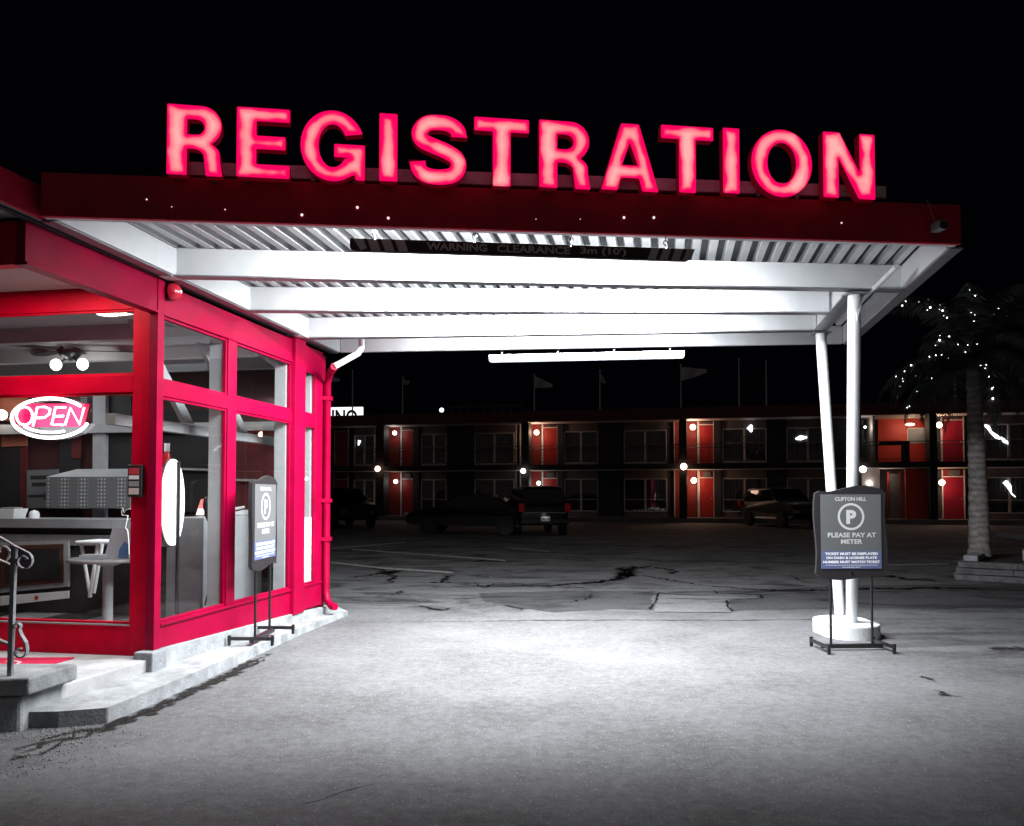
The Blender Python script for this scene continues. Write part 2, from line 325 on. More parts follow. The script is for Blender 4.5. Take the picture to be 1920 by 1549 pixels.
# the short pieces of the rear cross beams in the shaded overhang and the beam the posts carry
p1, p2 = cz(1602, 545), cz(1537, 619)
ld = (p2 - p1).normalized(); ln = V((ld.y, -ld.x, 0))
MB().prism([p1 + ld * 0.06 - ln * 0.03 - UP * 0.004, p1 + ld * 0.06 + ln * 0.03 - UP * 0.004, p2 + ld * 0.15 + ln * 0.03 - UP * 0.004, p2 + ld * 0.15 - ln * 0.03 - UP * 0.004], UP * 0.2).build('post_beam', M_white, canopy, 0.003)
MB().prism([p1 + ld * 0.06 - ln * 0.07 - UP * 0.02, p1 + ld * 0.06 + ln * 0.07 - UP * 0.02, p2 + ld * 0.15 + ln * 0.07 - UP * 0.02, p2 + ld * 0.15 - ln * 0.07 - UP * 0.02], UP * 0.014).build('flange', M_galv, canopy)
# ribbed deck (one sheet, ribs running away from the road) and roof lid
NR = 44; mb = MB(); row0 = []; row1 = []
prof = [(0.0, 0), (0.42, 0), (0.52, 1), (0.90, 1), (1.0, 0)]
aa = []
for i in range(NR):
    for q, hgt in prof[:-1]: aa.append(((i + q) / NR, hgt))
aa.append((1.0, 0))
K = 6; vs_ = []; 
for k in range(K + 1):
    for a, hgt in aa:
        p = FL.lerp(FR, a).lerp(BL.lerp(BR, a), k / K); vs_.append(cup(p, BH + 0.006 + 0.052 * hgt) + V((0, 0, 0)))
nA = len(aa)
mb.add(vs_, [(k * nA + i, k * nA + i + 1, (k + 1) * nA + i + 1, (k + 1) * nA + i) for k in range(K) for i in range(nA - 1)])
mb.build('ribbed_deck', M_deck, canopy)
MB().prism([cup(FL, 0.283 - 0.012) - fn * 0.01, cup(FR, 0.283 - 0.012) - fn * 0.01, cup(BR, 0.271), cup(BL, 0.271)], UP * 0.01).build('roof_sheet', M_darkgrey, canopy)
# posts: two legs of a V on one concrete base
base_c = hz(1590, 1166, 0.15); 
def post(top, bot, rr=0.056):
    mbp = MB().tube([bot, top], rr, 20); d = (top - bot).normalized()
    o = mbp.build('post', M_white, canopy)
    MB().prism([top + V((-0.09, -0.07, -0.004)), top + V((0.09, -0.07, -0.004)), top + V((0.09, 0.07, -0.004)), top + V((-0.09, 0.07, -0.004))], UP * -0.018).build('cap_plate', M_galv, o)
    for sx in (1,):
        MB().prism([top + V((0.0, 0.0, -0.02)), top + V((0.085, 0, -0.02)), top + V((0.02, 0, -0.25))], V((0, 0.012, 0))).build('gusset', M_white, o)
    return o
b1 = hz(1597, 1166, 0.14); b2 = b1 + V((-0.045, 0.22, 0)); 
post(p1 + V((0.0, 0.0, -0.02)), b1); post(p2 + V((0.01, 0, -0.02)), hz(1575, 1152, 0.14))
oc = hz(1587, 1166, 0.0); 
mbb = MB()
def rrect(c, hx, hy, r, z, n=6):
    out = []
    for cx_, cy_, a0 in ((hx - r, hy - r, 0), (-hx + r, hy - r, 90), (-hx + r, -hy + r, 180), (hx - r, -hy + r, 270)):
        for i in range(n + 1):
            a = R(a0 + 90 * i / n); out.append(V((c.x + cx_ + r * math.cos(a), c.y + cy_ + r * math.sin(a), z)))
    return out
bc = V((b1.x - 0.03, b1.y + 0.08, 0))
mbb.prism(rrect(bc, 0.275, 0.40, 0.27, -0.05, 14), UP * 0.19); mbb.build('concrete_base', mat('white_painted_concrete', (0.62, 0.64, 0.66), 0.8, noise=0.3, nscale=6, bump=0.4), canopy, 0.015)
# drain pipe stub poking out of the canopy beam beside the front post
MB().tube([cz(1612, 561) + V((0, 0, 0.0)), cz(1640, 540), cz(1655, 526) + V((0, -0.25, 0.05))], 0.022, 10).build('drain_stub', M_white, canopy)
# glowing beads on the fascia, standing in for canopy light through screw holes
def FPt(u, v, off=0.032): return hit(u, v, FL + fn * off, fn)
mb = MB()
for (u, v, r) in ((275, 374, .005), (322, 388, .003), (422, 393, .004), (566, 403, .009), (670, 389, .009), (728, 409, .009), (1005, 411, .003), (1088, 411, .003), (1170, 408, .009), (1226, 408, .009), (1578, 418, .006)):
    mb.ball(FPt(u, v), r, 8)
mb.build('hole_light_beads', mat('hole_light_glow', (0.9, 0.9, 0.92), 0.3, emit=(1, 1, 1), estr=1.0), canopy)
# fluorescent strips hidden behind each beam
def strip(a, b, off, power, lab, L=3.6):
    m = (a + b) / 2; d = (b - a).normalized(); n = V((-d.y, d.x, 0))
    c = cup(m + n * off, BH - 0.005)
    t = thing('strip_light', lab, 'lamp', c, 'strip lights under the canopy')
    fr = lambda x, y, z: c + d * x + n * y + UP * z
    MB().box(-L / 2, L / 2, -0.05, 0.05, -0.045, -0.005, fr).build('housing', M_white, t)
    MB().tube([fr(-L / 2 + 0.03, 0, -0.062), fr(L / 2 - 0.03, 0, -0.062)], 0.012, 8).build('tube', mat('lit_tube', (1, 1, 1), emit=(1, 1, 1), estr=4), t)
    light('strip_lamp', 'AREA', fr(0, 0.02, -0.08), power, (0.95, 0.98, 1.0), L - 0.1, 0.05, t, (R(24), 0, math.atan2(d.y, d.x)))
cF = FL - fn * 0.06, FR - fn * 0.06
strip(FL, FR, 0.16, 330, 'white strip light tucked behind the maroon front edge of the canopy', 3.2)
strip(XB[0][0], XB[0][1], 0.15, 470, 'white strip light tucked behind the first cross beam of the canopy')
strip(XB[1][0], XB[1][1], 0.15, 420, 'white strip light tucked behind the second cross beam of the canopy')
strip(XB[2][0], XB[2][1], 0.14, 110, 'white strip light tucked behind the rearmost cross beam of the canopy')

# ------------------------------------------------------------------ REGISTRATION letters
def arc(cx, cy, rx, ry, a0, a1, n=14): return [(cx + rx * math.cos(R(a0 + (a1 - a0) * i / n)), cy + ry * math.sin(R(a0 + (a1 - a0) * i / n))) for i in range(n + 1)]
def cat(P, n=6):
    o = []; Q = [P[0]] + P + [P[-1]]
    for i in range(1, len(Q) - 2):
        for j in range(n):
            t = j / n; o.append(tuple(0.5 * (2 * Q[i][k] + (-Q[i - 1][k] + Q[i + 1][k]) * t + (2 * Q[i - 1][k] - 5 * Q[i][k] + 4 * Q[i + 1][k] - Q[i + 2][k]) * t * t + (-Q[i - 1][k] + 3 * Q[i][k] - 3 * Q[i + 1][k] + Q[i + 2][k]) * t ** 3) for k in (0, 1)))
    o.append(P[-1]); return o
def rnd(P, r=0.022, mn=0.05):
    out = []; n = len(P)
    for i in range(n):
        a, b, c = V(P[i - 1]), V(P[i]), V(P[(i + 1) % n]); d1 = a - b; d2 = c - b
        if d1.length > mn and d2.length > mn and abs(d1.normalized().dot(d2.normalized())) < 0.9:
            q1 = b + d1.normalized() * r; q2 = b + d2.normalized() * r
            for t in (0, 0.33, 0.67, 1): out.append(tuple((1 - t) ** 2 * q1 + 2 * t * (1 - t) * b + t * t * q2))
        else: out.append(tuple(b))
    return out
def glyph(ch, w):
    if ch == 'I': return [rnd([(0, 0), (w, 0), (w, 1), (0, 1)])]
    if ch == 'E': s = .27; return [rnd([(0, 0), (w, 0), (w, .19), (s, .19), (s, .41), (w * .92, .41), (w * .92, .60), (s, .60), (s, .81), (w, .81), (w, 1), (0, 1)])]
    if ch == 'T': a = w / 2 - .13; b = w / 2 + .13; return [rnd([(a, 0), (b, 0), (b, .80), (w, .80), (w, 1), (0, 1), (0, .80), (a, .80)])]
    if ch == 'N': s = .27; return [rnd([(0, 0), (s - .02, 0), (s - .02, .60), (w - s, 0), (w, 0), (w, 1), (w - s + .02, 1), (w - s + .02, .40), (s, 1), (0, 1)])]
    if ch == 'A': return [rnd([(0, 0), (.25, 0), (.30, .19), (w - .30, .19), (w - .25, 0), (w, 0), (w * .66, 1), (w * .35, 1)]), rnd([(w / 2 - .12, .38), (w / 2 + .12, .38), (w / 2, .72)], .01)]
    if ch == 'O': return [arc(w / 2, .5, w / 2, .51, 0, 354, 47), arc(w / 2, .5, w / 2 - .255, .31, 0, 350, 35)]
    if ch == 'R':
        o = [(0, 0), (.27, 0), (.27, .38), (w * .46, .38)] + arc(w * .46, .27, w * .20, .11, 80, 8, 6) + [(w * .70, 0), (w, 0), (w * .955, .22)] + arc(w * .80, .30, w * .15, .13, 0, 55, 4) + [(w * .80, .46)]
        o += arc(w * .62, .71, w * .36, .285, -52, 88, 14) + [(0, 1)]
        return [rnd(o, .02, .12), rnd([(.27, .58)] + arc(w * .52, .69, w * .15, .11, -90, 90, 8) + [(.27, .80)], .015, .1)]
    if ch == 'G':
        o = arc(w / 2, .5, w / 2, .51, 22, 300, 34) + [(w * .84, .10), (w * .86, .02), (w, .02), (w, .53), (w * .52, .53), (w * .52, .34), (w * .76, .34)]
        o += arc(w / 2, .5, w / 2 - .25, .31, -35, -330, 30)
        return [rnd(o, .018, .06)]
    if ch == 'S':
        P = cat([(.87, .70), (.84, .80), (.70, .88), (.5, .90), (.28, .87), (.155, .74), (.21, .625), (.40, .555), (.62, .49), (.81, .40), (.86, .27), (.76, .145), (.5, .10), (.27, .125), (.15, .21), (.12, .33)])
        P = [(x * w, y) for x, y in P]; Lf = []; Rt = []
        for i, p in enumerate(P):
            a = P[max(0, i - 1)]; b = P[min(len(P) - 1, i + 1)]; d = V((b[0] - a[0], b[1] - a[1])).normalized(); nn = V((-d.y, d.x)) * .112
            if i == 0: nn = V((-.125, 0.0)); 
            if i == len(P) - 1: nn = V((.125, .0))
            Lf.append((p[0] + nn.x, p[1] + nn.y)); Rt.append((p[0] - nn.x, p[1] - nn.y))
        return [Lf + Rt[::-1]]
def inside(p, loops):
    c = False
    for L in loops:
        j = len(L) - 1
        for i in range(len(L)):
            if (L[i][1] > p[1]) != (L[j][1] > p[1]) and p[0] < (L[j][0] - L[i][0]) * (p[1] - L[i][1]) / (L[j][1] - L[i][1]) + L[i][0]: c = not c
            j = i
    return c
def dist(p, loops):
    m = 9; P = V(p)
    for L in loops:
        for i in range(len(L)):
            a = V(L[i - 1]); b = V(L[i]); ab = b - a; t = max(0, min(1, (P - a).dot(ab) / max(1e-9, ab.length_squared))); m = min(m, (P - a - ab * t).length)
    return m
# glowing acrylic
ml = bpy.data.materials.new('backlit_red_acrylic'); ml.use_nodes = True; n = ml.node_tree.nodes; l = ml.node_tree.links; b = n['Principled BSDF']
at = n.new('ShaderNodeAttribute'); at.attribute_name = 'tube_distance'; tcn = n.new('ShaderNodeTexCoord'); nz = n.new('ShaderNodeTexNoise'); nz.inputs['Scale'].default_value = 4.5; nz.inputs['Detail'].default_value = 2.5
l.new(tcn.outputs['Object'], nz.inputs['Vector']); mm = n.new('ShaderNodeMath'); mm.operation = 'MULTIPLY_ADD'; mm.inputs[1].default_value = 1.5; mm.inputs[2].default_value = -0.70
l.new(nz.outputs['Fac'], mm.inputs[0]); ad = n.new('ShaderNodeMath'); l.new(at.outputs['Fac'], ad.inputs[0]); l.new(mm.outputs[0], ad.inputs[1])
rp = n.new('ShaderNodeValToRGB'); e = rp.color_ramp.elements; e[0].position = 0.24; e[0].color = (0.95, 0.0, 0.115, 1); e[1].position = 1.0; e[1].color = (1.2, .45, .44, 1)
x = rp.color_ramp.elements.new(0.38); x.color = (1.0, 0.02, 0.14, 1); x = rp.color_ramp.elements.new(0.50); x.color = (1.05, .17, .23, 1)
l.new(ad.outputs[0], rp.inputs[0]); l.new(rp.outputs[0], b.inputs['Emission Color']); b.inputs['Emission Strength'].default_value = 1.0
b.inputs['Base Color'].default_value = (0.3, 0.0, 0.03, 1); b.inputs['Roughness'].default_value = 0.25
M_ret = mat('red_letter_side', (0.20, 0.0, 0.012), 0.4, emit=(0.6, 0, 0.03), estr=0.10)
sign = thing('rooftop_letter_sign', 'glowing red capital letters reading REGISTRATION on the canopy edge', 'sign', FL + UP * 0.28)
def topv(u): return 196.5 + (250 - 196.5) / 1250 * (u - 340)
def botv(u): return 325.5 + (369.5 - 325.5) / 1250 * (u - 340)
LO = 0.10
for ch, u0, u1 in (('R', 312, 417), ('E', 443, 543), ('G', 563, 684), ('I', 711, 745), ('S', 770, 874), ('T', 889, 992), ('R', 1011, 1107), ('A', 1127, 1235), ('T', 1240, 1338), ('I', 1356, 1387), ('O', 1409, 1523), ('N', 1544, 1641)):
    uc = (u0 + u1) / 2; a = FPt(u0, botv(uc), LO); bb = FPt(u1, botv(uc), LO); tp = FPt(uc, topv(uc), LO)
    hh = tp.z - a.z; ww = (V((bb.x, bb.y, 0)) - V((a.x, a.y, 0))).length; wr = ww / hh
    loops = glyph(ch, wr); pts = []; edges = []
    for L in loops:
        k = len(pts); pts += [V(p) for p in L]; edges += [(k + i, k + (i + 1) % len(L)) for i in range(len(L))]
    st = 0.03; i = 0
    xx = st / 2
    while xx < wr:
        yy = st / 2
        while yy < 1:
            if inside((xx, yy), loops) and dist((xx, yy), loops) > 0.014: pts.append(V((xx, yy)))
            yy += st
        xx += st
    rv, re, rf, _, _, _ = geometry.delaunay_2d_cdt([p for p in pts], edges, [], 0, 1e-5)
    tri = [t for t in rf if inside(((rv[t[0]][0] + rv[t[1]][0] + rv[t[2]][0]) / 3, (rv[t[0]][1] + rv[t[1]][1] + rv[t[2]][1]) / 3), loops)]
    P3 = lambda p, o: a + fdir * (p[0] * hh) + UP * (p[1] * hh) + fn * o
    fd = V((fdir.x, fdir.y, 0)).normalized()
    P3 = lambda p, o: a + fd * (p[0] * hh) + UP * (p[1] * hh) + fn * o
    mb = MB()
    for L in loops:
        nL = len(L); mb.add([P3(p, 0) for p in L] + [P3(p, -0.06) for p in L], [(i, (i + 1) % nL, nL + (i + 1) % nL, nL + i) for i in range(nL)])
    mb.add([P3(p, -0.06) for p in rv], tri)
    body = mb.build('letter', M_ret, sign); body['label'] = 'glowing red letter ' + ch
    f = MB().add([P3(p, 0.001) for p in rv], tri).build('letter_face', ml, body)
    at_ = f.data.attributes.new('tube_distance', 'FLOAT', 'POINT')
    for i, p in enumerate(rv): at_.data[i].value = min(1.0, dist((p[0], p[1]), loops) / 0.125) * 0.86 if len(rv) else 0
    # feet that hold the letter on the rail
    for q in ((0.18, 0.82) if ch not in 'IT' else (0.5,)):
        c0 = P3((wr * q, 0.04 if ch not in 'OSG' else .1), -0.06); mf = MB().box(-0.012, 0.012, -0.05, 0.0, -0.03, 0.01, lambda x, y, z, c0=c0: c0 + fd * x + fn * y + UP * z)
        mf.build('bracket', M_galv, body)
ra, rb = FPt(330, 327, 0.02), FPt(1662, 371, 0.02)
ra2 = FPt(330, 303, 0.02); rb2 = FPt(1662, 344, 0.02)
MB().prism([ra, rb, V((rb.x, rb.y, ra.z + (rb.z - ra.z) + 0.085)), V((ra.x, ra.y, ra.z + 0.085))], -fn * 0.06).build('mounting_rail', mat('grey_rail', (0.80, 0.79, 0.80), 0.5, 0.0, noise=0.35, nscale=7), sign, 0.003)
# light given off by the letters
light('letter_glow', 'AREA', FPt(980, 285, 0.16), 0.8, (1, 0.03, 0.2), 4.3, 0.4, sign, None).rotation_euler = (R(90), 0, math.atan2(fd.y, fd.x))

# roof membrane edge & a cable on the canopy top right
# security camera on fascia
scp = FPt(1751, 430, 0.03)
sc = thing('security_camera', 'small security camera hanging at the right end of the maroon fascia', 'camera', scp)
fr = lambda x, y, z: scp + fd * x + fn * y + UP * z
MB().box(-0.034, 0.034, 0, 0.10, -0.03, 0.036, fr).build('camera_body', mat('camera_housing', (0.25, 0.25, 0.25), 0.5), sc, 0.012)
MB().tube([fr(0, 0.099, -0.004), fr(0, 0.106, -0.004)], 0.028, 16).build('lens', M_blackp, sc)
MB().tube([FPt(1737, 374, 0.02), FPt(1742, 384, 0.035), FPt(1747, 400, 0.04), fr(-0.0, 0.02, 0.035)], 0.004, 6).build('cable', mat('pale_cable', (0.35, 0.25, 0.25), 0.5), sc)

# ------------------------------------------------------------------ hanging bars
def bar_sign(name, lab, ul, ur, vt_l, vt_r, hpx, Y0, txt, m_board):
    a = atY(ul, vt_l, Y0[0]); b2 = atY(ur, vt_r, Y0[1]); hgt = hpx * Y0[0] / F
    d = (b2 - a); L = d.length; d = d.normalized(); n_ = V((d.y, -d.x, 0)).normalized(); up = n_.cross(d) * -1
    if up.z < 0: up = -up
    t = thing(name, lab, 'sign', a); fr = lambda x, z, y=0: a + d * x + up * z + n_ * y
    r = hgt * 0.38; pts = [(0, 0), (L, 0)] + [(L - r + r * math.cos(R(t_)), -hgt + r - r * math.sin(R(t_))) for t_ in range(0, 91, 18)] + [(r - r * math.sin(R(t_)), -hgt + r - r * math.cos(R(t_))) for t_ in range(0, 91, 18)]
    MB().prism([fr(x, z) for x, z in pts], n_ * -0.03).build('board', m_board, t, 0.002)
    for k in range(4):
        q = L * (0.07 + 0.285 * k); top = fr(q, 0); cc = MB()
        zt = 3.15 + 0.016 * (top.x + 2.9) + 0.02
        cc.tube([fr(q, -hgt * .15, 0.006), fr(q, 0.02, 0.006)], 0.006, 6)
        rr = 0.015; ce = fr(q, 0.035)
        cc.tube([ce + d * (rr * math.cos(R(t_))) + UP * (rr * math.sin(R(t_))) for t_ in range(0, 361, 30)], 0.004, 6)
        cc.tube([fr(q, 0.05), V((top.x, top.y, zt + 0.04))], 0.004, 6)
        cc.build('hook', M_chrome, t)
    return t, fr, L, hgt, d, up, n_
Ya = 5.28; 
t, fr, L, hgt, d, up, n_ = bar_sign('clearance_sign', 'black clearance bar with grey stripes and lettering hung under the canopy front', 656, 1294, 446, 466.5, 24.5, (5.20, 5.43), '', mat('black_sign_board', (0.035, 0.022, 0.026), 0.5))
M_gl = mat('grey_lettering', (0.62, 0.62, 0.64), 0.5)
mb = MB(); k = 638
def xu(u): return L * (u - 656) / 638.0
add_text(mb, "WARNING", fr(xu(795), -hgt * .76), d, up, xu(907) - xu(795), hgt * .60, n_, 0.03); mb.build('lettering', M_gl, t); mb = MB()
add_text(mb, "CLEARANCE", fr(xu(925), -hgt * .77), d, up, xu(1063) - xu(925), hgt * .60, n_, 0.03); mb.build('lettering', M_gl, t); mb = MB()
add_text(mb, "3m (10')", fr(xu(1082), -hgt * .84), d, up, xu(1170) - xu(1082), hgt * .72, n_, 0.03)
mb.build('lettering', M_gl, t)
for i in range(4):
    q = xu(662 + 25 * i); wq = xu(656 + 17); sk = xu(656 + 8); MB().add([fr(q, -.002, .0025), fr(q + wq, -.002, .0025), fr(q + wq + sk, -hgt + (.02 if i == 0 else .004), .0025), fr(q + sk + (.02 if i == 0 else 0), -hgt + .004, .0025)], [(0, 1, 2, 3)]).build('stripe', M_gl, t)
    q = xu(1211 + 23 * i + 8); MB().add([fr(q, -.002, .0025), fr(q + wq * .9, -.002, .0025), fr(q + wq * .9 - sk, -hgt + .004, .0025), fr(q - sk, -hgt + .004, .0025)], [(0, 1, 2, 3)]).build('stripe', M_gl, t)
bar_sign('back_clearance_bar', 'plain silver clearance bar hung under the far edge of the canopy', 916, 1284, 665, 657, 15.5, (9.72, 9.68), '', mat('silver_bar', (0.36, 0.37, 0.39), 0.12, 1.0))

# ------------------------------------------------------------------ office building
Dw = ray(1222, 926); Dw.z = 0; Dw.normalize(); Nw = V((Dw.y, -Dw.x, 0))
O0 = atY(292, 926, 6.2); O = V((O0.x, O0.y, 0))
def Lf(d, n, z): return O + Dw * d + Nw * n + UP * z
def wd(u, v):
    P = hit(u, v, O, Nw); return (P - O).dot(Dw), P.z
def el(u, v, d0=0.03):
    P = hit(u, v, O + Dw * d0, Dw); return (P - O).dot(Nw), P.z
office = thing('motel_office', 'glazed crimson motel office with a recessed red entrance, left of the driveway', 'building', (O.x, O.y, 0))
def wpoly(name, uvs, n0, n1, m, parent=None, bev=0.003):     # polygon on the side wall between offsets n0..n1
    pts = [wd(u, v) for u, v in uvs]
    return MB().prism([Lf(d, n0, z) for d, z in pts], Nw * (n1 - n0)).build(name, m, parent or office, bev)
def wbox(name, d0, d1, z0, z1, n0, n1, m, parent=None, bev=0.003):
    return MB().box(d0, d1, n0, n1, z0, z1, Lf).build(name, m, parent or office, bev)
zt = wd(400, 625)[1]            # window head
zt = (wd(304, 589.5)[1] + wd(547, 679)[1]) / 2
zr1 = (wd(303, 713)[1] + wd(551, 770)[1]) / 2; zr0 = (wd(303, 741)[1] + wd(547, 791)[1]) / 2
zs = (wd(297, 1171)[1] + wd(538, 1107)[1]) / 2
dP1 = wd(304, 926)[0]; dM0 = wd(427, 926)[0]; dM1 = wd(443, 926)[0]; dQ0 = wd(546, 926)[0]; dQ1 = wd(567, 926)[0]; dE0 = wd(594, 926)[0]; dE1 = wd(606, 926)[0]
ZT = 3.14
print('office z', zt, zr1, zr0, zs, 'd', dP1, dM0, dM1, dQ0, dQ1, dE0, dE1)
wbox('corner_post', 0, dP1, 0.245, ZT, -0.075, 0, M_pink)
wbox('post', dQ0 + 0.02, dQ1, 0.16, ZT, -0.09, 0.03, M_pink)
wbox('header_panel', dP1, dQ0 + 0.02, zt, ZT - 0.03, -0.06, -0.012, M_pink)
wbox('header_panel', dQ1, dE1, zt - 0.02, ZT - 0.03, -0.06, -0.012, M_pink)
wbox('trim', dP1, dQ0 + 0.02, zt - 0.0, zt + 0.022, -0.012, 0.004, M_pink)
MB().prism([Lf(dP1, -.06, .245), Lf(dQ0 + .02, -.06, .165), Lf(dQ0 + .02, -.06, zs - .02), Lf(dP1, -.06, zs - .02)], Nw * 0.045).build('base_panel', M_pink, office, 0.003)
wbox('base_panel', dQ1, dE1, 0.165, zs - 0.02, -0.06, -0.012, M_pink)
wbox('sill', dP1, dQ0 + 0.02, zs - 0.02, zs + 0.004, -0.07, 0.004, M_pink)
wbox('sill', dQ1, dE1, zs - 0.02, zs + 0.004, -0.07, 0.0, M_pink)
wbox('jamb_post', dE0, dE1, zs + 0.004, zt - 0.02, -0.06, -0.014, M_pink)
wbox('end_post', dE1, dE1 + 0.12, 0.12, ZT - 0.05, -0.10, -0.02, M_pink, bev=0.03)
# flashing strip under canopy edge
MB().prism([Lf(-1.6, -0.02, ZT), Lf(dE1 + .2, -0.02, ZT), Lf(dE1 + .2, 0.02, ZT), Lf(-1.6, 0.02, ZT)], UP * 0.012).build('flashing', M_darkgrey, office)
for dd in (0.0, dQ0 + 0.02):
    MB().box(dd - 0.03, dd + 0.10, -0.08, 0.13, ZT - 0.0, ZT + 0.011, Lf).build('cap_plate', M_white, office)
def window(d0, d1, z0, z1, inner=True, nm='window'):
    t = 0.022; mb = MB()
    for a in ((d0, d1, z1 - t, z1), (d0, d1, z0, z0 + t), (d0, d0 + t, z0 + t, z1 - t), (d1 - t, d1, z0 + t, z1 - t)): mb.box(a[0], a[1], -0.055, -0.02, a[2], a[3], Lf)
    f = mb.build(nm, M_pink, office, 0.002)
    MB().add([Lf(d0 + t, -.038, z0 + t), Lf(d1 - t, -.038, z0 + t), Lf(d1 - t, -.038, z1 - t), Lf(d0 + t, -.038, z1 - t)], [(0, 1, 2, 3)]).build('pane', M_glass, f)
    return f
for (a, b2) in ((dP1, dM0), (dM1, dQ0 + 0.02), (dQ1, dE0)):
    window(a, b2, zr1, zt - (0.02 if b2 == dE0 else 0)); window(a, b2, zs + 0.004, zr0)
wbox('mullion', dM0, dM1, zs + 0.004, zt, -0.06, -0.006, M_pink)
wbox('rail', dP1, dM0, zr0, zr1, -0.06, -0.008, M_pink); wbox('rail', dM1, dQ0 + .02, zr0, zr1, -0.06, -0.008, M_pink); wbox('rail', dQ1, dE0, zr0, zr1, -0.06, -0.016, M_pink)
# inner grey lining of mullions and posts
for (a, b2) in ((dM0 - 0.01, dM1 + .02), (dQ0 - 0.02, dQ1 + .03), (dE0 - .06, dE1)):
    wbox('inner_mullion', a, b2, zs - 0.1, zt, -0.19, -0.062, M_grey)
wbox('inner_rail', dP1, dE1, zr0 - 0.22, zr0 - 0.13, -0.50, -0.42, M_grey)
for q in (0.75, 1.75):      # diagonal braces inside the upper lights
    MB().prism([Lf(q - 0.5, -0.45, 2.88), Lf(q - .36, -0.45, 2.88), Lf(q + .42, -0.45, 2.10), Lf(q + .28, -0.45, 2.10)], Nw * 0.05).build('brace', M_grey, office)
# concrete upstand below wall and the stone foot of the corner post
MB().prism([Lf(0.1, -.2, 0.05), Lf(dE1 + .3, -.2, 0.05), Lf(dE1 + .3, -.2, 0.115), Lf(dQ1, -.2, 0.163), Lf(0.1, -.2, 0.243)], Nw * 0.215).build('foundation_wall', M_conc, office, 0.006)
MB().box(-0.09, 0.10, -0.11, 0.05, 0.06, 0.244, Lf).build('post_foot', M_stone, office, 0.01)
# entrance wall
E0 = 0.03; n_s1, _ = el(276, 926); n_s1 = -0.075; n_s0 = el(246.5, 926)[0]
zb = el(200, 1173)[1]; zE1 = el(120, 706)[1]; zE0 = el(120, 738)[1]; zEt = el(120, 584)[1]; NL = -3.6
def ebox(name, n0, n1, z0, z1, d0, d1, m, parent=None, bev=0.003): return MB().box(d0, d1, n0, n1, z0, z1, Lf).build(name, m, parent or office, bev)
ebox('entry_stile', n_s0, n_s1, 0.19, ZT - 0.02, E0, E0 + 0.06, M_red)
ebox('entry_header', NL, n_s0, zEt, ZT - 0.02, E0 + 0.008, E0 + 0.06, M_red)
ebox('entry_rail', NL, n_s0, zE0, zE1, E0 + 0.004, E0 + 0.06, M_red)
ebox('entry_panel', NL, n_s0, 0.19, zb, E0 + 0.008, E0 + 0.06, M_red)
MB().box(E0 + 0.0, E0 + 0.02, NL, n_s0, zb, zb + 0.012, Lf).build('entry_sill', M_grey, office)
for (z0, z1) in ((zE1, zEt), (zb + .012, zE0)):
    t_ = 0.018; mb = MB()
    for a in ((n_s0 - t_, n_s0, z0, z1), (NL, n_s0 - t_, z1 - t_, z1), (NL, n_s0 - t_, z0, z0 + t_)): mb.box(E0 + 0.02, E0 + 0.05, a[0], a[1], a[2], a[3], Lf)
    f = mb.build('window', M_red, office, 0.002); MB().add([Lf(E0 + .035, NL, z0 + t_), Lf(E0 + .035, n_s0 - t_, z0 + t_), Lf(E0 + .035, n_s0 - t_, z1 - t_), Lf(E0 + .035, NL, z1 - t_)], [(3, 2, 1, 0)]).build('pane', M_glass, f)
# porch header beams, ceiling, roof
dH0 = wd(50, 450)[0]; zh = (wd(50, 490)[1] + wd(277, 574)[1]) / 2
print('porch', dH0, zh)
wbox('porch_header', dH0, -0.003, zh, ZT - 0.0, -0.07, -0.008, M_pink)
wbox('porch_header_trim', dH0 + .0, -0.003, zh - 0.02, zh, -0.085, 0.006, M_pink)
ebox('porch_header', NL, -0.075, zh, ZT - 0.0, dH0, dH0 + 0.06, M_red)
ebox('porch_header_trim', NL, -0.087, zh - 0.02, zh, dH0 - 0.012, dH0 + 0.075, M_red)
ebox('porch_ceiling', NL, -0.09, zh + 0.21, zh + 0.23, dH0 + .06, E0, mat('porch_ceiling_paint', (0.45, 0.4, 0.38), 0.5))
light('porch_lamp_light', 'AREA', Lf(-0.62, -1.0, zh + 0.19), 13, (1, 0.80, 0.62), 0.3, 0.3, office)
light('porch_lamp_light', 'AREA', Lf(-0.32, -0.45, zh + 0.19), 4, (1, 0.85, 0.7), 0.12, 0.12, office)
# office roof, its fascia running towards the camera
rn = (cz(66, 406) - O).dot(Nw)
MB().prism([Lf(-4.5, rn, 3.155), Lf(-1.22, rn, 3.155), Lf(-1.22, rn, 3.355), Lf(-4.5, rn, 3.355)], -Nw * 0.03).build('roof_fascia', M_fascia, office, 0.003)
MB().prism([Lf(-4.5, rn - 0.03, 3.16), Lf(-1.25, rn - .03, 3.16), Lf(-1.25, rn - 0.03, 3.165), Lf(-4.5, rn - .03, 3.165)], -Nw * 4.0).build('soffit', mat('soffit_paint', (0.3, 0.3, 0.31), 0.7), office)
MB().prism([Lf(-4.5, -0.03, 3.34), Lf(dE1 + .1, -0.03, 3.34), Lf(dE1 + .1, -5.0, 3.34), Lf(-4.5, -5.0, 3.34)], UP * 0.03).build('roof', M_darkgrey, office)
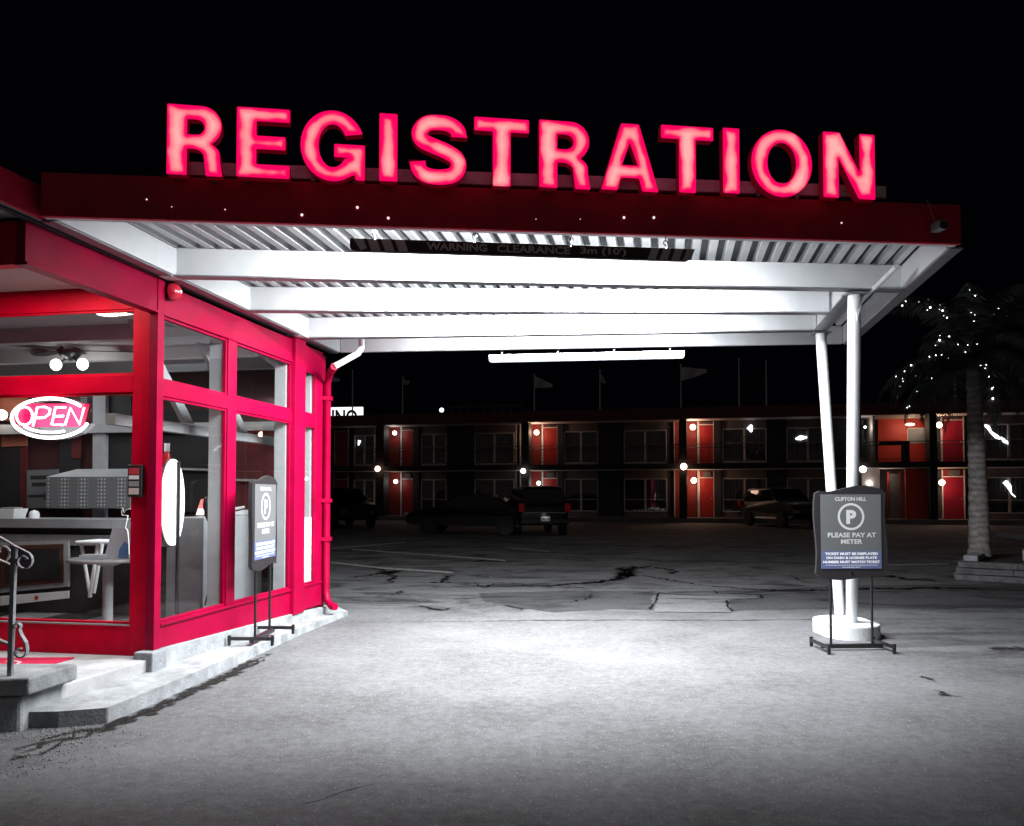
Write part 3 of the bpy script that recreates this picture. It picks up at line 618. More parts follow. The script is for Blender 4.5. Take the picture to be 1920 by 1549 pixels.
# room shell
M_floor = mat('interior_floor', (0.34, 0.34, 0.35), 0.25, noise=0.4, nscale=1.6)
MB().box(E0 + .07, 3.2, -5.0, -0.2, 0.14, 0.19, Lf).build('interior_floor', M_floor, office)
MB().box(E0 + .07, 3.1, -5.0, -0.07, 3.0, 3.03, Lf).build('interior_ceiling', mat('interior_ceiling', (0.42, 0.43, 0.44), 0.7), office)
for dd in (0.9, 1.9, 2.7):
    MB().box(dd, dd + 0.10, -5.0, -0.2, 2.86, 3.0, Lf).build('ceiling_beam', M_grey if dd != 1.9 else mat('white_beam', (0.6, .61, .62), .6), office)
MB().box(3.1, 3.2, -5.0, -0.1, 0.15, 3.0, Lf).build('interior_wall', mat('dark_panelling', (0.022, 0.008, 0.009), 0.5, noise=0.8, nscale=3, col2=(.06, .012, .014)), office)
MB().box(E0 + .07, 3.1, -5.1, -5.0, 0.15, 3.0, Lf).build('interior_wall', mat('dark_panelling', (0.03, 0.02, 0.02), 0.5), office)
# checkerboard-like dark tiles on the floor
mb = MB()
for i in range(5):
    for j in range(9):
        if (i + j) % 2: mb.add([Lf(.15 + .6 * i, -.3 - .5 * j, .194), Lf(.75 + .6 * i, -.3 - .5 * j, .194), Lf(.75 + .6 * i, -.8 - .5 * j, .194), Lf(.15 + .6 * i, -.8 - .5 * j, .194)], [(0, 1, 2, 3)])
mb.build('dark_tiles', mat('dark_floor_tile', (0.03, 0.03, 0.034), 0.25), office)
def gpoly(name, uv, d0, th, m, parent):       # polygon on a frontal plane inside the room
    pts = [hit(u, v, O + Dw * d0, Dw) for u, v in uv]; return MB().prism(pts, Dw * th).build(name, m, parent, 0.002)
# far window frame in the room
gpoly('inner_mullion', [(174, 735), (198, 735), (196, 973), (173, 973)], 2.98, 0.06, M_grey, office)
gpoly('inner_rail', [(-40, 797), (560, 790), (560, 806), (-40, 815)], 2.94, 0.05, M_grey, office)
light('room_light', 'AREA', Lf(1.0, -1.6, 2.8), 22, (0.95, 0.97, 1), 0.9, 0.5, office)
light('room_light', 'AREA', Lf(2.4, -3.2, 2.8), 9, (0.95, 0.97, 1), 0.9, 0.5, office)
# dome lamp on the ceiling
dl = hit(195, 582, O + Dw * 0.55, Dw); t = thing('dome_ceiling_light', 'round white dome light glowing at the top of the entrance window', 'lamp', dl)
M_lamp = mat('lit_opal_glass', (1, 1, 1), 0.5, emit=(1, 0.98, 0.95), estr=2.2)
MB().lathe(dl, [(0.0, -0.045), (0.05, -0.042), (0.09, -0.025), (0.108, 0.0)], 24).build('lamp_shade', M_lamp, t)
MB().lathe(dl, [(0.112, 0.001), (0.112, 0.03)], 24).build('lamp_base', M_white, t)
# fan with two bulbs
fc = hit(131, 658, O + Dw * 1.7, Dw); t = thing('ceiling_fan', 'dark ceiling fan with two bright bulbs inside the office', 'fan', fc)
MB().lathe(fc, [(0.02, 0.22), (0.02, 0.05), (0.10, 0.03), (0.12, -0.02), (0.07, -0.08), (0.03, -0.10)], 20).build('motor', M_black, t)
for k in range(5):
    a = R(8 + 72 * k); dx = V((math.cos(a), math.sin(a), 0)); dy = V((-math.sin(a), math.cos(a), 0.15))
    MB().prism([fc + dx * .1 - dy * .03, fc + dx * .58 - dy * .06, fc + dx * .62, fc + dx * .58 + dy * .06, fc + dx * .1 + dy * .03], UP * 0.008).build('blade', M_black, t)
for (u, v) in ((105, 684), (155, 683)):
    p = hit(u, v, O + Dw * 1.62, Dw); MB().ball(p, 0.055, 14, (1, 1, 1.1)).build('bulb', mat('lit_bulb_and_glint', (1, 1, 1), emit=(1, .99, .97), estr=5), t); MB().tube([p, fc + V((0, 0, -.06))], .012, 8).build('lamp_arm', M_black, t)
    light('bulb_light', 'POINT', p + UP * -0.1, 2.2, (1, .96, .9), 0.05, parent=t)
# reception counter
cd = 1.9; ct = thing('reception_counter', 'grey reception counter running across the office behind both windows', 'counter', Lf(cd, -1, 0.19))
M_count = mat('grey_counter', (0.26, 0.265, 0.275), 0.4, noise=0.2, nscale=5); M_wood = mat('brown_wood', (0.09, 0.035, 0.02), 0.5, noise=0.4, nscale=6)
zc = lambda v: hit(130, v, O + Dw * cd, Dw).z
MB().box(cd - .06, cd + .45, -5.0, -0.95, zc(990), zc(973), Lf).build('counter_top', M_count, ct, 0.004)
MB().box(cd + .05, cd + .4, -5.0, -1.0, zc(1003), zc(990), Lf).build('recess', M_blackp, ct)
MB().box(cd, cd + .40, -5.0, -0.98, zc(1023), zc(1003), Lf).build('apron', M_count, ct, 0.004)
MB().box(cd + .04, cd + .38, -5.0, -1.0, 0.19, zc(1023), Lf).build('counter_front', mat('dark_counter_front', (0.05, 0.042, 0.042), 0.5, noise=0.4), ct)
MB().box(cd - .3, cd + .9, -0.95, -0.55, 0.19, zc(968), Lf).build('end_panel', M_count, ct, 0.006)
# poster frame in the front of the counter
gpoly('display_frame', [(0, 1018), (128, 1014), (128, 1100), (0, 1112)], cd - .02, 0.03, M_grey, ct)
gpoly('display_panel', [(0, 1024), (118, 1020), (118, 1092), (0, 1102)], cd - .035, 0.012, M_wood, ct)
gpoly('display_panel', [(12, 1030), (112, 1028), (112, 1086), (12, 1090)], cd - .05, 0.012, M_blackp, ct)
gpoly('display_strip', [(0, 1118), (128, 1108), (128, 1122), (0, 1136)], cd - .05, 0.02, M_paper, ct)
gpoly('red_dot', [(68 + 4 * math.cos(R(a)), 1121 + 4 * math.sin(R(a))) for a in range(0, 360, 30)], cd - .056, 0.004, mat('orange_red', (0.6, 0.06, 0.02), .5), ct)
def small(name, lab, cat_, uvc, d0, builder):
    p = hit(*uvc, O + Dw * d0, Dw); t = thing(name, lab, cat_, p); builder(t, p); return t
def b_box(t, p):
    MB().add([p + Dw * a + Nw * b_ + UP * c for a, b_, c in ((-.08, -.10, 0), (-.08, .09, 0), (.08, .09, 0), (.08, -.10, 0), (-.1, -.125, .11), (-.1, .115, .11), (.1, .115, .11), (.1, -.125, .11))], [(0, 1, 2, 3), (0, 1, 5, 4), (1, 2, 6, 5), (2, 3, 7, 6), (3, 0, 4, 7)]).build('tray', M_paper, t)
    MB().box(-.06, .06, -.08, .08, .05, .125, lambda a, b_, c: p + Dw * a + Nw * b_ + UP * c).build('papers', M_grey, t)
small('paper_tray', 'pale tray of papers on the left end of the counter', 'tray', (22, 973), 1.95, b_box)
small('white_bell', 'white rounded dome on the counter beside the paper tray', 'bell', (64, 973), 1.9, lambda t, p: (MB().lathe(p, [(.052, 0), (.052, .05), (.04, .08), (0.0, .095)], 18).build('dome', M_paper, t), MB().lathe(p, [(.06, -.002), (.06, .006)], 18).build('base', M_grey, t)))
small('toolbox_chest', 'silver diamond-plate chest behind the counter', 'chest', (180, 955), 3.0, lambda t, p: (
    MB().box(-.2, .2, -.48, .62, 0.0, .34, lambda a, b_, c: p + Dw * a + Nw * b_ + UP * c).build('chest_body', M_plate, t, .01),
    MB().prism([p + Nw * -.48 + UP * .345 + Dw * -.2, p + Nw * .62 + UP * .345 + Dw * -.2, p + Nw * .55 + UP * .43 + Dw * .0, p + Nw * -.25 + UP * .43], Dw * .2).build('lid', M_plate, t)) ) if False else None
# diamond plate with real bump pattern
mpz = bpy.data.materials.new('diamond_plate'); mpz.use_nodes = True; n = mpz.node_tree.nodes; l = mpz.node_tree.links; b = n['Principled BSDF']
tc = n.new('ShaderNodeTexCoord'); vo = n.new('ShaderNodeTexVoronoi'); vo.inputs['Scale'].default_value = 24; vo.inputs['Randomness'].default_value = 0; l.new(tc.outputs['Object'], vo.inputs[0])
rr = n.new('ShaderNodeValToRGB'); rr.color_ramp.elements[0].position = .18; rr.color_ramp.elements[0].color = (.6, .6, .62, 1); rr.color_ramp.elements[1].position = .36; rr.color_ramp.elements[1].color = (.16, .165, .17, 1)
l.new(vo.outputs['Distance'], rr.inputs[0]); l.new(rr.outputs[0], b.inputs['Base Color']); b.inputs['Roughness'].default_value = .4; b.inputs['Metallic'].default_value = .2
cp = hit(180, 953, O + Dw * 2.75, Dw); t = thing('storage_chest', 'silver diamond-plate chest standing behind the counter', 'chest', cp)
fr2 = lambda a, b_, c: cp + Dw * a + Nw * b_ + UP * c
MB().box(-.25, .05, -.46, .62, 0.0, .36, fr2).build('chest_body', mpz, t, .008)
MB().prism([fr2(-.25, -.46, .362), fr2(-.25, .62, .362), fr2(.05, .62, .46), fr2(.05, -.30, .46)], Dw * .02).build('lid', M_grey, t)
# wall panels, posters and a shelf on the dark back wall
M_pan1 = mat('black_wall_panel', (.010, .010, .012), .6); M_pan2 = mat('maroon_wall_panel', (.11, .008, .012), .6, noise=.5, nscale=3); M_brick = mat('orange_brick_print', (.42, .13, .07), .8, noise=.3, nscale=5)
gpoly('wall_panel', [(0, 820), (38, 820), (38, 962), (0, 962)], 3.05, .02, M_pan1, office); gpoly('wall_panel', [(38, 820), (50, 820), (50, 962), (38, 962)], 3.05, .02, M_pan2, office)
gpoly('wall_panel', [(112, 742), (150, 742), (150, 955), (112, 955)], 3.05, .02, M_pan1, office); gpoly('wall_panel', [(134, 742), (152, 742), (152, 860), (134, 860)], 3.04, .005, M_pan2, office)
gpoly('wall_panel', [(202, 742), (246, 742), (246, 955), (202, 955)], 3.05, .02, M_pan1, office)
gpoly('wall_panel', [(300, 770), (420, 770), (420, 960), (300, 960)], 3.05, .02, M_pan1, office); gpoly('wall_panel', [(440, 800), (530, 800), (530, 960), (440, 960)], 3.05, .02, M_pan2, office)
gpoly('wall_shelf', [(300, 876), (420, 880), (420, 884), (300, 880)], 2.98, .05, M_grey, office); gpoly('wall_shelf', [(440, 898), (530, 900), (530, 904), (440, 902)], 2.98, .05, M_grey, office)
gpoly('wall_panel', [(0, 746), (52, 746), (52, 786), (0, 790)], 3.04, .02, M_brick, office); gpoly('wall_panel', [(2, 818), (50, 815), (50, 836), (2, 838)], 3.035, .02, M_brick, office)
for i_ in range(6): gpoly('blind_slat', [(151, 745 + 4 * i_), (163, 745 + 4 * i_), (163, 746.8 + 4 * i_), (151, 746.8 + 4 * i_)], 3.02, .01, M_grey, office)
pz = hit(80, 920, O + Dw * 3.02, Dw); t = thing('wall_notice', 'grey notice with dark lines and an arrow on the back wall under the OPEN sign', 'notice', pz)
gpoly('sheet', [(50, 882), (110, 880), (110, 952), (50, 954)], 3.02, .01, mat('notice_grey', (.13, .13, .14), .6), t)
gpoly('line', [(57, 892), (92, 891), (92, 898), (57, 899)], 3.015, .004, M_blackp, t); gpoly('line', [(60, 905), (90, 904), (90, 911), (60, 912)], 3.015, .004, M_blackp, t)
gpoly('arrow', [(52, 928), (82, 927), (82, 922), (96, 930), (82, 938), (82, 932), (52, 932)], 3.015, .004, M_blackp, t)
gl_ = hit(3, 778, O + Dw * 2.9, Dw); t = thing('wall_lamp', 'white lamp glowing on the orange brick wall at the far left of the window', 'lamp', gl_); MB().ball(gl_, .065, 12).build('globe', mat('lit_bulb_and_glint', (1, 1, 1)), t); MB().tube([gl_, gl_ + Dw * .15], .02, 8).build('arm', M_black, t)
light('lamp_light', 'POINT', gl_ - Dw * .12, 3, (1, .8, .65), .05, parent=t)
# round table
tp_ = hit(203, 1050, O + Dw * 0.95, Dw); t = thing('round_table', 'round pedestal table just inside the entrance window', 'table', V((tp_.x, tp_.y, .19)))
MB().lathe((tp_.x, tp_.y, tp_.z), [(.33, -.012), (.34, 0), (.34, .012), (.33, .02)], 40).build('table_top', mat('grey_table_top', (.3, .29, .29), .25), t)
MB().lathe((tp_.x, tp_.y, 0), [(.045, .21), (.045, tp_.z - .06), (.16, tp_.z - .013)], 24).build('pedestal', M_grey, t)
MB().lathe((tp_.x, tp_.y, 0), [(.27, .196), (.27, .21), (.06, .24)], 32).build('table_foot', M_paper, t)
tz = tp_.z + .021
t = thing('display_stand', 'slanted silver brochure stand with a blue picture, on the round table', 'stand', V((tp_.x + .06, tp_.y - .05, tz)))
bp0 = V((tp_.x + .10, tp_.y - .08, tz))
MB().prism([bp0 + V((-.10, 0, 0)), bp0 + V((.12, 0, 0)), bp0 + V((.11, .07, .27)), bp0 + V((-.06, .07, .27))], V((0, .008, 0))).build('panel', mat('silver_panel', (.5, .52, .55), .35), t)
MB().prism([bp0 + V((.03, -.004, .01)), bp0 + V((.12, -.004, .01)), bp0 + V((.115, .02, .12)), bp0 + V((.07, .03, .15)), bp0 + V((.03, .02, .08))], V((0, -.002, 0))).build('picture', mat('blue_print', (.12, .22, .45), .4), t)
MB().box(-.3, -.08, -.08, .06, .001, .035, lambda a, b_, c: V((bp0.x + a + .02, bp0.y + b_, bp0.z + c))).build('tray', mat('silver_panel', (.5, .52, .55), .35), t)
mbw = MB(); q0 = hit(240, 935, O + Dw * .5, Dw); path = [hit(u, v, O + Dw * .5, Dw) for u, v in ((244, 954), (236, 956), (233, 962), (230, 952), (228, 960), (229, 966), (240, 967), (237, 982), (235, 990), (239, 994), (241, 1010), (242, 1040))]
t = thing('wire_rack', 'thin white bent wire ornament in front of the silver brochure stand', 'ornament', path[0]); mbw.tube(path, .004, 6).build('wire', M_paper, t)
# white chair legs seen behind the table
t = thing('white_chair', 'white chair with splayed legs behind the round table', 'chair', Lf(1.45, -1.0, .19))
for pts_ in (((152, 1018), (170, 1120)), ((184, 1018), (168, 1120)), ((192, 1020), (176, 1112))):
    a_, b_ = [hit(*q, O + Dw * (1.5 + .05 * (pts_[0][0] % 3)), Dw) for q in pts_]; MB().tube([a_, b_], .018, 8).build('leg', M_paper, t)
a_ = hit(140, 1016, O + Dw * 1.5, Dw); MB().box(0, .35, 0, .38, -.02, .01, lambda x_, y_, z_: a_ + Dw * x_ + Nw * y_ + UP * z_).build('seat', M_paper, t, .01)
# round white display disc on a pole and a black arc stand, behind the first side window
dc = Lf(.42, -.42, 0); cpt = hit(322, 942, O + Nw * -.42, Nw)
t = thing('disc_light', 'tall white oval panel on a black pole inside the first side window', 'lamp', V((cpt.x, cpt.y, .19)))
axd = V((.10, .99, 0)).normalized()
MB().prism([cpt + axd * (.19 * math.cos(R(a))) + UP * (.385 * math.sin(R(a))) for a in range(0, 360, 10)], axd.cross(UP) * .02).build('panel', mat('lit_panel', (.9, .9, .92), .5, emit=(1, 1, 1), estr=1.1), t)
MB().prism([cpt - axd.cross(UP) * .012 + axd * (.20 * math.cos(R(a))) + UP * (.395 * math.sin(R(a))) for a in range(0, 360, 10)], axd.cross(UP) * .008).build('rim', M_black, t)
pq = hit(334, 942, O + Nw * -.36, Nw); MB().tube([V((pq.x, pq.y, .2)), V((pq.x, pq.y, cpt.z + .36))], .017, 10).build('pole', M_black, t); MB().lathe((cpt.x + Dw.x * .06, cpt.y + Dw.y * .06, 0), [(.15, .193), (.15, .2), (.02, .215)], 24).build('foot', M_black, t)
pa = [hit(u, v, O + Nw * -.40, Nw) for u, v in ((384, 1135), (392, 1105), (398, 1070), (401, 1035), (398, 1000), (392, 980), (387, 965), (388, 935))]
t = thing('arc_stand', 'black curved stand arching behind the first side window', 'stand', V((pa[0].x, pa[0].y, .19)))
MB().tube(pa, [.010] * 6 + [.02, .03], 8).build('arm', M_black, t)
MB().ball(pa[-1] + UP * -.06, .06, 12, (.6, .6, 1.4)).build('head', M_black, t)
# things on the counter end seen through the side windows
for nm, lab, u, v, dpt, colr in (('leaflet_holder', 'red and white leaflet holder on the counter behind the first side window', 366, 966, -1.0, (.6, .16, .14)), ('leaflet_holder', 'narrow pale red leaflet holder right of the arc stand', 400, 966, -1.0, (.6, .25, .22))):
    p = hit(u, v, O + Nw * dpt, Nw); t = thing(nm, lab, 'leaflet holder', p, 'leaflet holders on the counter')
    MB().prism([p, p + V((.09, 0, 0)), p + V((.11, 0.05, .17)), p + V((.04, .05, .17))], V((0, .02, 0))).build('leaflets', mat('print_%d' % u, colr, .5), t)
    MB().prism([p + V((.01, -.01, 0)), p + V((.09, -.01, 0)), p + V((.10, -.005, .07)), p + V((.03, -.005, .07))], V((0, .008, 0))).build('pocket', M_paper, t)
p = hit(447, 966, O + Nw * -.8, Nw); t = thing('desk_phone', 'white desk telephone on the end of the counter', 'telephone', p)
MB().prism([p + V((-.1, 0, 0)), p + V((.06, 0, 0)), p + V((.06, 0, .06)), p + V((-.1, 0, .025))], V((0, .16, 0))).build('body', M_paper, t, .008); MB().tube([p + V((-.1, .02, .06)), p + V((.06, .02, .09))], .016, 8).build('handset', M_paper, t)
# fire extinguisher like red column + glowing balls added to stand in for window reflections
for (u, v, dn, rr_, lab) in ((371, 904, -2.2, .035, 'round white glowing ball standing in for a reflection in the first side window'), (500, 817, -2.2, .03, 'small oval white glowing ball standing in for a reflection in the second side window')):
    p = hit(u, v, O + Nw * dn, Nw)
    t = thing('glint_globe', lab, 'lamp', p); MB().ball(p, rr_ * 1.6, 12, (1, 1, 1 if u < 400 else .45)).build('globe', mat('lit_bulb_and_glint', (1, 1, 1)), t); MB().lathe(p, [(.012, rr_), (.012, rr_ + .12)], 8).build('glint_stem', M_black, t)
p = hit(313, 858, O + Nw * -.9, Nw); t = thing('fire_extinguisher', 'slim red fire extinguisher with a white top behind the first side window', 'fire extinguisher', p)
MB().lathe(p, [(.03, -.12), (.034, -.1), (.034, .02), (.02, .06)], 14).build('bottle', mat('ext_red', (.5, .01, .01), .3), t); MB().lathe(p, [(.026, .06), (.026, .14)], 14).build('cap', M_paper, t)
# white sheet on narrow window, drapes
t = thing('paper_poster', 'blank white sheet taped in the lower narrow window of the office', 'poster', Lf(dQ1, -.05, 1.0))
wpoly('sheet', [(567, 970), (591, 970), (590, 1094), (564.5, 1097)], -.05, -.046, mat('poster_white', (.88, .9, .92), .6), t, 0)
t = thing('window_drape', 'white hanging drape behind the narrow upper and lower panes of the office', 'curtain', Lf(dQ1, -.1, 2.5))
for k in range(3):
    a = dQ1 + .02 + .055 * k; pts_ = [Lf(a + .012 * (i % 2), -.13 - .03 * (i % 2) - .0 * i, 0) + Dw * (.006 * i) for i in range(8)]
    mb = MB(); mb.add([p_ + UP * 1.2 for p_ in pts_] + [p_ + UP * (zt - .03) for p_ in pts_], [(i, i + 1, 9 + i, 8 + i) for i in range(7)]); mb.build('drape_fold', mat('drape', (.75, .75, .76), .8), t)
light('window_light', 'AREA', Lf(dQ1 + .2, -.55, 2.6), 3, (1, 1, 1), .3, .3, office)
# downspout
ds = [cz(676, 640) + V((0, -.1, .05)), atY(676, 655, 9.3), atY(655, 668, 9.25), Lf(dE1 + .14, .03, 2.98)]
M_ds = M_white
t = thing('downspout', 'rain pipe from the canopy, white at the top and crimson down the office corner', 'drain pipe', Lf(dE1 + .1, .02, 0))
e0 = hit(622, 690, Lf(0, .03, 0), Nw)
px = [hit(u, v, Lf(0, .03, 0), Nw) for u, v in ((614, 706), (614, 1085))]
bx_, by_ = px[0].x, px[0].y
MB().tube([atY(678, 636, 9.0), atY(678, 652, 9.0), atY(672, 662, 8.98), atY(640, 680, 8.95), atY(627, 687, 8.9)], .035, 12).build('upper_pipe', M_white, t, label='white sloping upper pipe')
pp = atY(627, 687, 8.9); xk = V((bx_, by_, 0))
low = [pp, pp + (xk + UP * pp.z - pp) * .55 + UP * -.03, V((bx_, by_, pp.z - .12)), V((bx_, by_, .33)), V((bx_ + .02, by_ - .03, .22)), V((bx_ + .09, by_ - .09, .15)), V((bx_ + .14, by_ - .13, .15))]
MB().tube(low, .042, 14).build('lower_pipe', M_pink, t, label='crimson lower pipe with a kicked-out foot')
for z_ in (2.55, 1.35, .9): MB().box(-.055, .055, -.05, .05, z_, z_ + .045, lambda a, b_, c: V((bx_ + a, by_ + b_, c))).build('clamp', M_pink, t)
# alarm bell
bp_ = hit(317, 548, O + Nw * .0, Nw)
t = thing('alarm_bell', 'round red alarm bell on the crimson header beside the corner post', 'bell', bp_)
MB().box(-.035, .035, -.012, .03, -.06, .06, lambda a, b_, c: bp_ + Dw * a + Nw * b_ + UP * c).build('backplate', M_blackp, t, .004)
mb = MB(); prof_ = [(.0, .10), (.03, .097), (.055, .08), (.068, .055), (.07, .03)]; n_ = 24
mb.add([bp_ + Nw * z_ + (Dw * math.cos(2 * math.pi * j / n_) + UP * math.sin(2 * math.pi * j / n_)) * r_ for r_, z_ in prof_ for j in range(n_)], [(i * n_ + j, i * n_ + (j + 1) % n_, (i + 1) * n_ + (j + 1) % n_, (i + 1) * n_ + j) for i in range(4) for j in range(n_)], True); mb.build('gong', mat('bell_red', (.45, .01, .03), .3, coat=.4), t)
MB().ball(bp_ + Nw * .1, .014, 10).build('bolt', M_paper, t)
# keypad box on entry stile
kn, kz1 = el(245, 872); kn1, kz0 = el(270, 932)
t = thing('entry_keypad', 'black keypad box with pale stickers on the red entrance post', 'keypad', Lf(E0, (kn + kn1) / 2, kz0))
MB().box(E0 - .035, E0 - .001, kn, kn1, kz0, kz1, Lf).build('box', M_blackp, t, .004)
H = kz1 - kz0; Wk = kn1 - kn
for (y0, y1, m_) in ((.70, .90, mat('stk_red', (.55, .05, .07), .5)), (.55, .67, M_paper), (.33, .49, M_grey), (.08, .28, mat('stk_pink', (.7, .6, .6), .5))):
    MB().box(E0 - .0375, E0 - .0355, kn + Wk * .1, kn + Wk * .82, kz0 + H * y0, kz0 + H * y1, Lf).build('sticker', m_, t)
# neon OPEN sign hanging inside the glass
sp = E0 + .012
def ep(u, v, o=0.0): return hit(u, v, O + Dw * (sp + o), Dw)
os_ = thing('open_neon_sign', 'white oval neon sign reading OPEN in red-backed script in the entrance window', 'sign', ep(94, 784))
M_neon = mat('white_neon', (1, 1, 1), emit=(.93, .93, 1), estr=2.6); M_neon2 = mat('letter_neon', (1, 1, 1), emit=(1, .9, .93), estr=1.9)
def ell(rx, ry, a0, a1, cu=94, cv=784, n=40, tilt=0): return [(cu + rx * math.cos(R(a0 + (a1 - a0) * i / n)), cv - ry * math.sin(R(a0 + (a1 - a0) * i / n)) + tilt * math.cos(R(a0 + (a1 - a0) * i / n))) for i in range(n + 1)]
for k, pth in enumerate((ell(72, 37, 38, 345), ell(60, 27, 215, 295, 95, 784))):
    MB().tube([ep(*q, -.012) for q in pth], .0135 if k == 0 else .010, 8).build('outer_tube', M_neon, os_)
MB().prism([ep(*q, .008) for q in [(34, 760), (50, 757), (168, 757), (158, 800), (40, 801), (28, 790), (26, 775)]], Dw * .003).build('backing', mat('red_backing', (.5, .0, .05), .4, emit=(1, 0, .12), estr=.45), os_)
let = [[(40 + 16 * 0, 0)]]
strokes = [ell(15, 17, 200, 560, 46, 780, 20), [(62, 799), (70, 764), (84, 763), (94, 767), (93, 776), (84, 783), (67, 784)], [(123, 764), (104, 764), (97, 796), (118, 797)], [(100, 781), (119, 780)], [(122, 797), (132, 765), (149, 796), (158, 764)]]
for s_ in strokes: 
    s2 = s_ if len(s_) > 10 or len(s_) < 5 else s_
    MB().tube([ep(*q, -.014) for q in s2], .0085, 8).build('letter_tube', M_neon2, os_)
for u_ in (60, 130): MB().tube([ep(u_, 745, 0), ep(u_, 715, .01)], .002, 5).build('wire', M_black, os_)
light('neon_glow', 'AREA', ep(94, 784, -.05), 1.5, (.9, .9, 1), .5, .25, os_).rotation_euler = (R(90), 0, 0)

# ------------------------------------------------------------------ sidewalk, landing, blocks, mat, railing
K1 = [hz(52, 1335, .10), hz(110, 1334, .10), hz(202, 1327, .10), hz(300, 1288, .10), hz(420, 1237, .095), hz(560, 1178, .075), hz(652, 1146, .05)]
K2 = [hz(615, 1130, .05), Lf(dE1 + .1, -.1, .05), Lf(0, -.12, .10), Lf(-.3, -1.2, .10), hz(-60, 1320, .10)]
top = K1 + K2; n = len(top)
mb = MB(); tri = geometry.tessellate_polygon([top]); mb.add(top, [tuple(t) for t in tri]); botp = [V((p.x + random.uniform(-.01, .01), p.y, -.02)) for p in top]
mb.add(top + botp, [(i, (i + 1) % n, n + (i + 1) % n, n + i) for i in range(n)])
o = mb.build('sidewalk', M_conc); tag(o, kind='structure'); bv = o.modifiers.new('b', 'BEVEL'); bv.width = .012; bv.segments = 2; bv.limit_method = 'ANGLE'; bv.angle_limit = R(50)
La, Lb = hz(283, 1235, .19), hz(64, 1301, .19)
ldn = [La, Lb, Lb + V((-2.5, -.3, 0)), Lf(E0 + .01, -3.6, .19), Lf(E0 + .01, -.12, .19)]
o = MB().prism([V((p.x, p.y, .06)) for p in ldn], UP * .13).build('landing', mat('landing_concrete', (.42, .42, .43), .85, noise=.35, nscale=4, bump=.3), None, .008); tag(o, kind='structure')
Mm = mat('red_mat', (.62, .0, .06), .8, bump=.8, bscale=300)
mt = thing('door_mat', 'bright crimson door mat with a pale curl, left of the entrance step', 'mat', hz(60, 1245, .19))
mp_ = [hz(140, 1234.5, .192), hz(58, 1258, .192), hz(-60, 1266, .192), hz(-60, 1236, .192)]
MB().prism(mp_, UP * .010).build('mat', Mm, mt, .003)
mk = [hz(u, v, .2035) for u, v in ((10, 1240), (24, 1238), (38, 1241), (30, 1247), (16, 1249), (4, 1252))]
vs2 = []; fs2 = []
for i, p in enumerate(mk):
    t_ = (mk[min(i + 1, 5)] - mk[max(i - 1, 0)]).normalized(); nn = V((-t_.y, t_.x, 0)) * .012; vs2 += [p + nn, p - nn]
    if i: fs2.append((2 * i - 2, 2 * i - 1, 2 * i + 1, 2 * i))
MB().add(vs2, fs2).build('curl', mat('mat_curl', (.7, .45, .5), .8), mt)
yb = 4.9
st = thing('stone_step_block', 'pale stone stair cheek with an overhanging slab at the left edge', 'step', (-3.2, yb, 0))
ya = hz(38, 1372, 0); xr = ya.x
MB().prism([V((-4.5, ya.y - .35, -.02)), V((xr, ya.y, -.02)), V((xr + .05, ya.y + .5, -.02)), V((-4.5, ya.y + .5, -.02))], UP * .235).build('lower_block', M_conc, st, .02)
sa = hit(54, 1304, V((0, 0, .222)), UP)
MB().prism([V((-4.5, sa.y - .22, .222)), V((sa.x, sa.y, .222)), V((sa.x + .07, sa.y + .42, .222)), V((-4.5, sa.y + .42, .222))], UP * .105).build('slab', M_conc, st, .012)
# wrought-iron railing
Yr = 4.98
def rp(u, v): return atY(u, v, Yr)
M_iron = mat('grey_wrought_iron', (.33, .34, .36), .4, .5, noise=.3, nscale=25)
rl = thing('hand_railing', 'grey wrought-iron stair railing with scrolls at the left edge', 'railing', rp(20, 1264))
pb_, pt_ = rp(19, 1272), rp(27, 1024)
MB().box(-.014, .014, -.014, .014, 0, 1, lambda a, b_, c: pb_.lerp(pt_, c) + V((a, b_, 0))).build('post', M_iron, rl, .002)
def flat(path, w_=.005, h_=.016): # flat bar swept along path
    P = [rp(*q) for q in path]; mb = MB(); vs = []; fs = []
    for i, p in enumerate(P):
        t_ = (P[min(i + 1, len(P) - 1)] - P[max(0, i - 1)]).normalized(); nn = V((-t_.z, 0, t_.x)) * w_
        vs += [p + nn + V((0, h_, 0)), p - nn + V((0, h_, 0)), p - nn - V((0, h_, 0)), p + nn - V((0, h_, 0))]
        if i: fs += [(4 * i - 4 + j, 4 * i - 4 + (j + 1) % 4, 4 * i + (j + 1) % 4, 4 * i + j) for j in range(4)]
    fs += [(0, 1, 2, 3), tuple(4 * (len(P) - 1) + j for j in (3, 2, 1, 0))]
    return mb.add(vs, fs)
def spiral(cu, cv, r0, r1, a0, a1, n=28): return [(cu + (r0 + (r1 - r0) * i / n) * math.cos(R(a0 + (a1 - a0) * i / n)), cv - (r0 + (r1 - r0) * i / n) * math.sin(R(a0 + (a1 - a0) * i / n))) for i in range(n + 1)]
flat([(-60, 975), (-20, 998), (5, 1010), (28, 1024), (46, 1033)] + spiral(44, 1052, 18, 7, 55, -330), .004, .012).build('handrail', M_iron, rl)
flat([(-60, 1020), (0, 1051), (26, 1062)], .005).build('rail', M_iron, rl)
flat([(-60, 1170), (0, 1201), (22, 1210)], .005).build('rail', M_iron, rl)
flat(spiral(2, 1035, 4, 18, 200, -60, 20), .004).build('scroll', M_iron, rl)
flat(spiral(34, 1175, 4, 7, -60, 200, 12)[::-1] + [(40, 1190), (49, 1205), (51, 1218)] + spiral(38, 1222, 13, 5, 15, -290), .004).build('scroll', M_iron, rl)

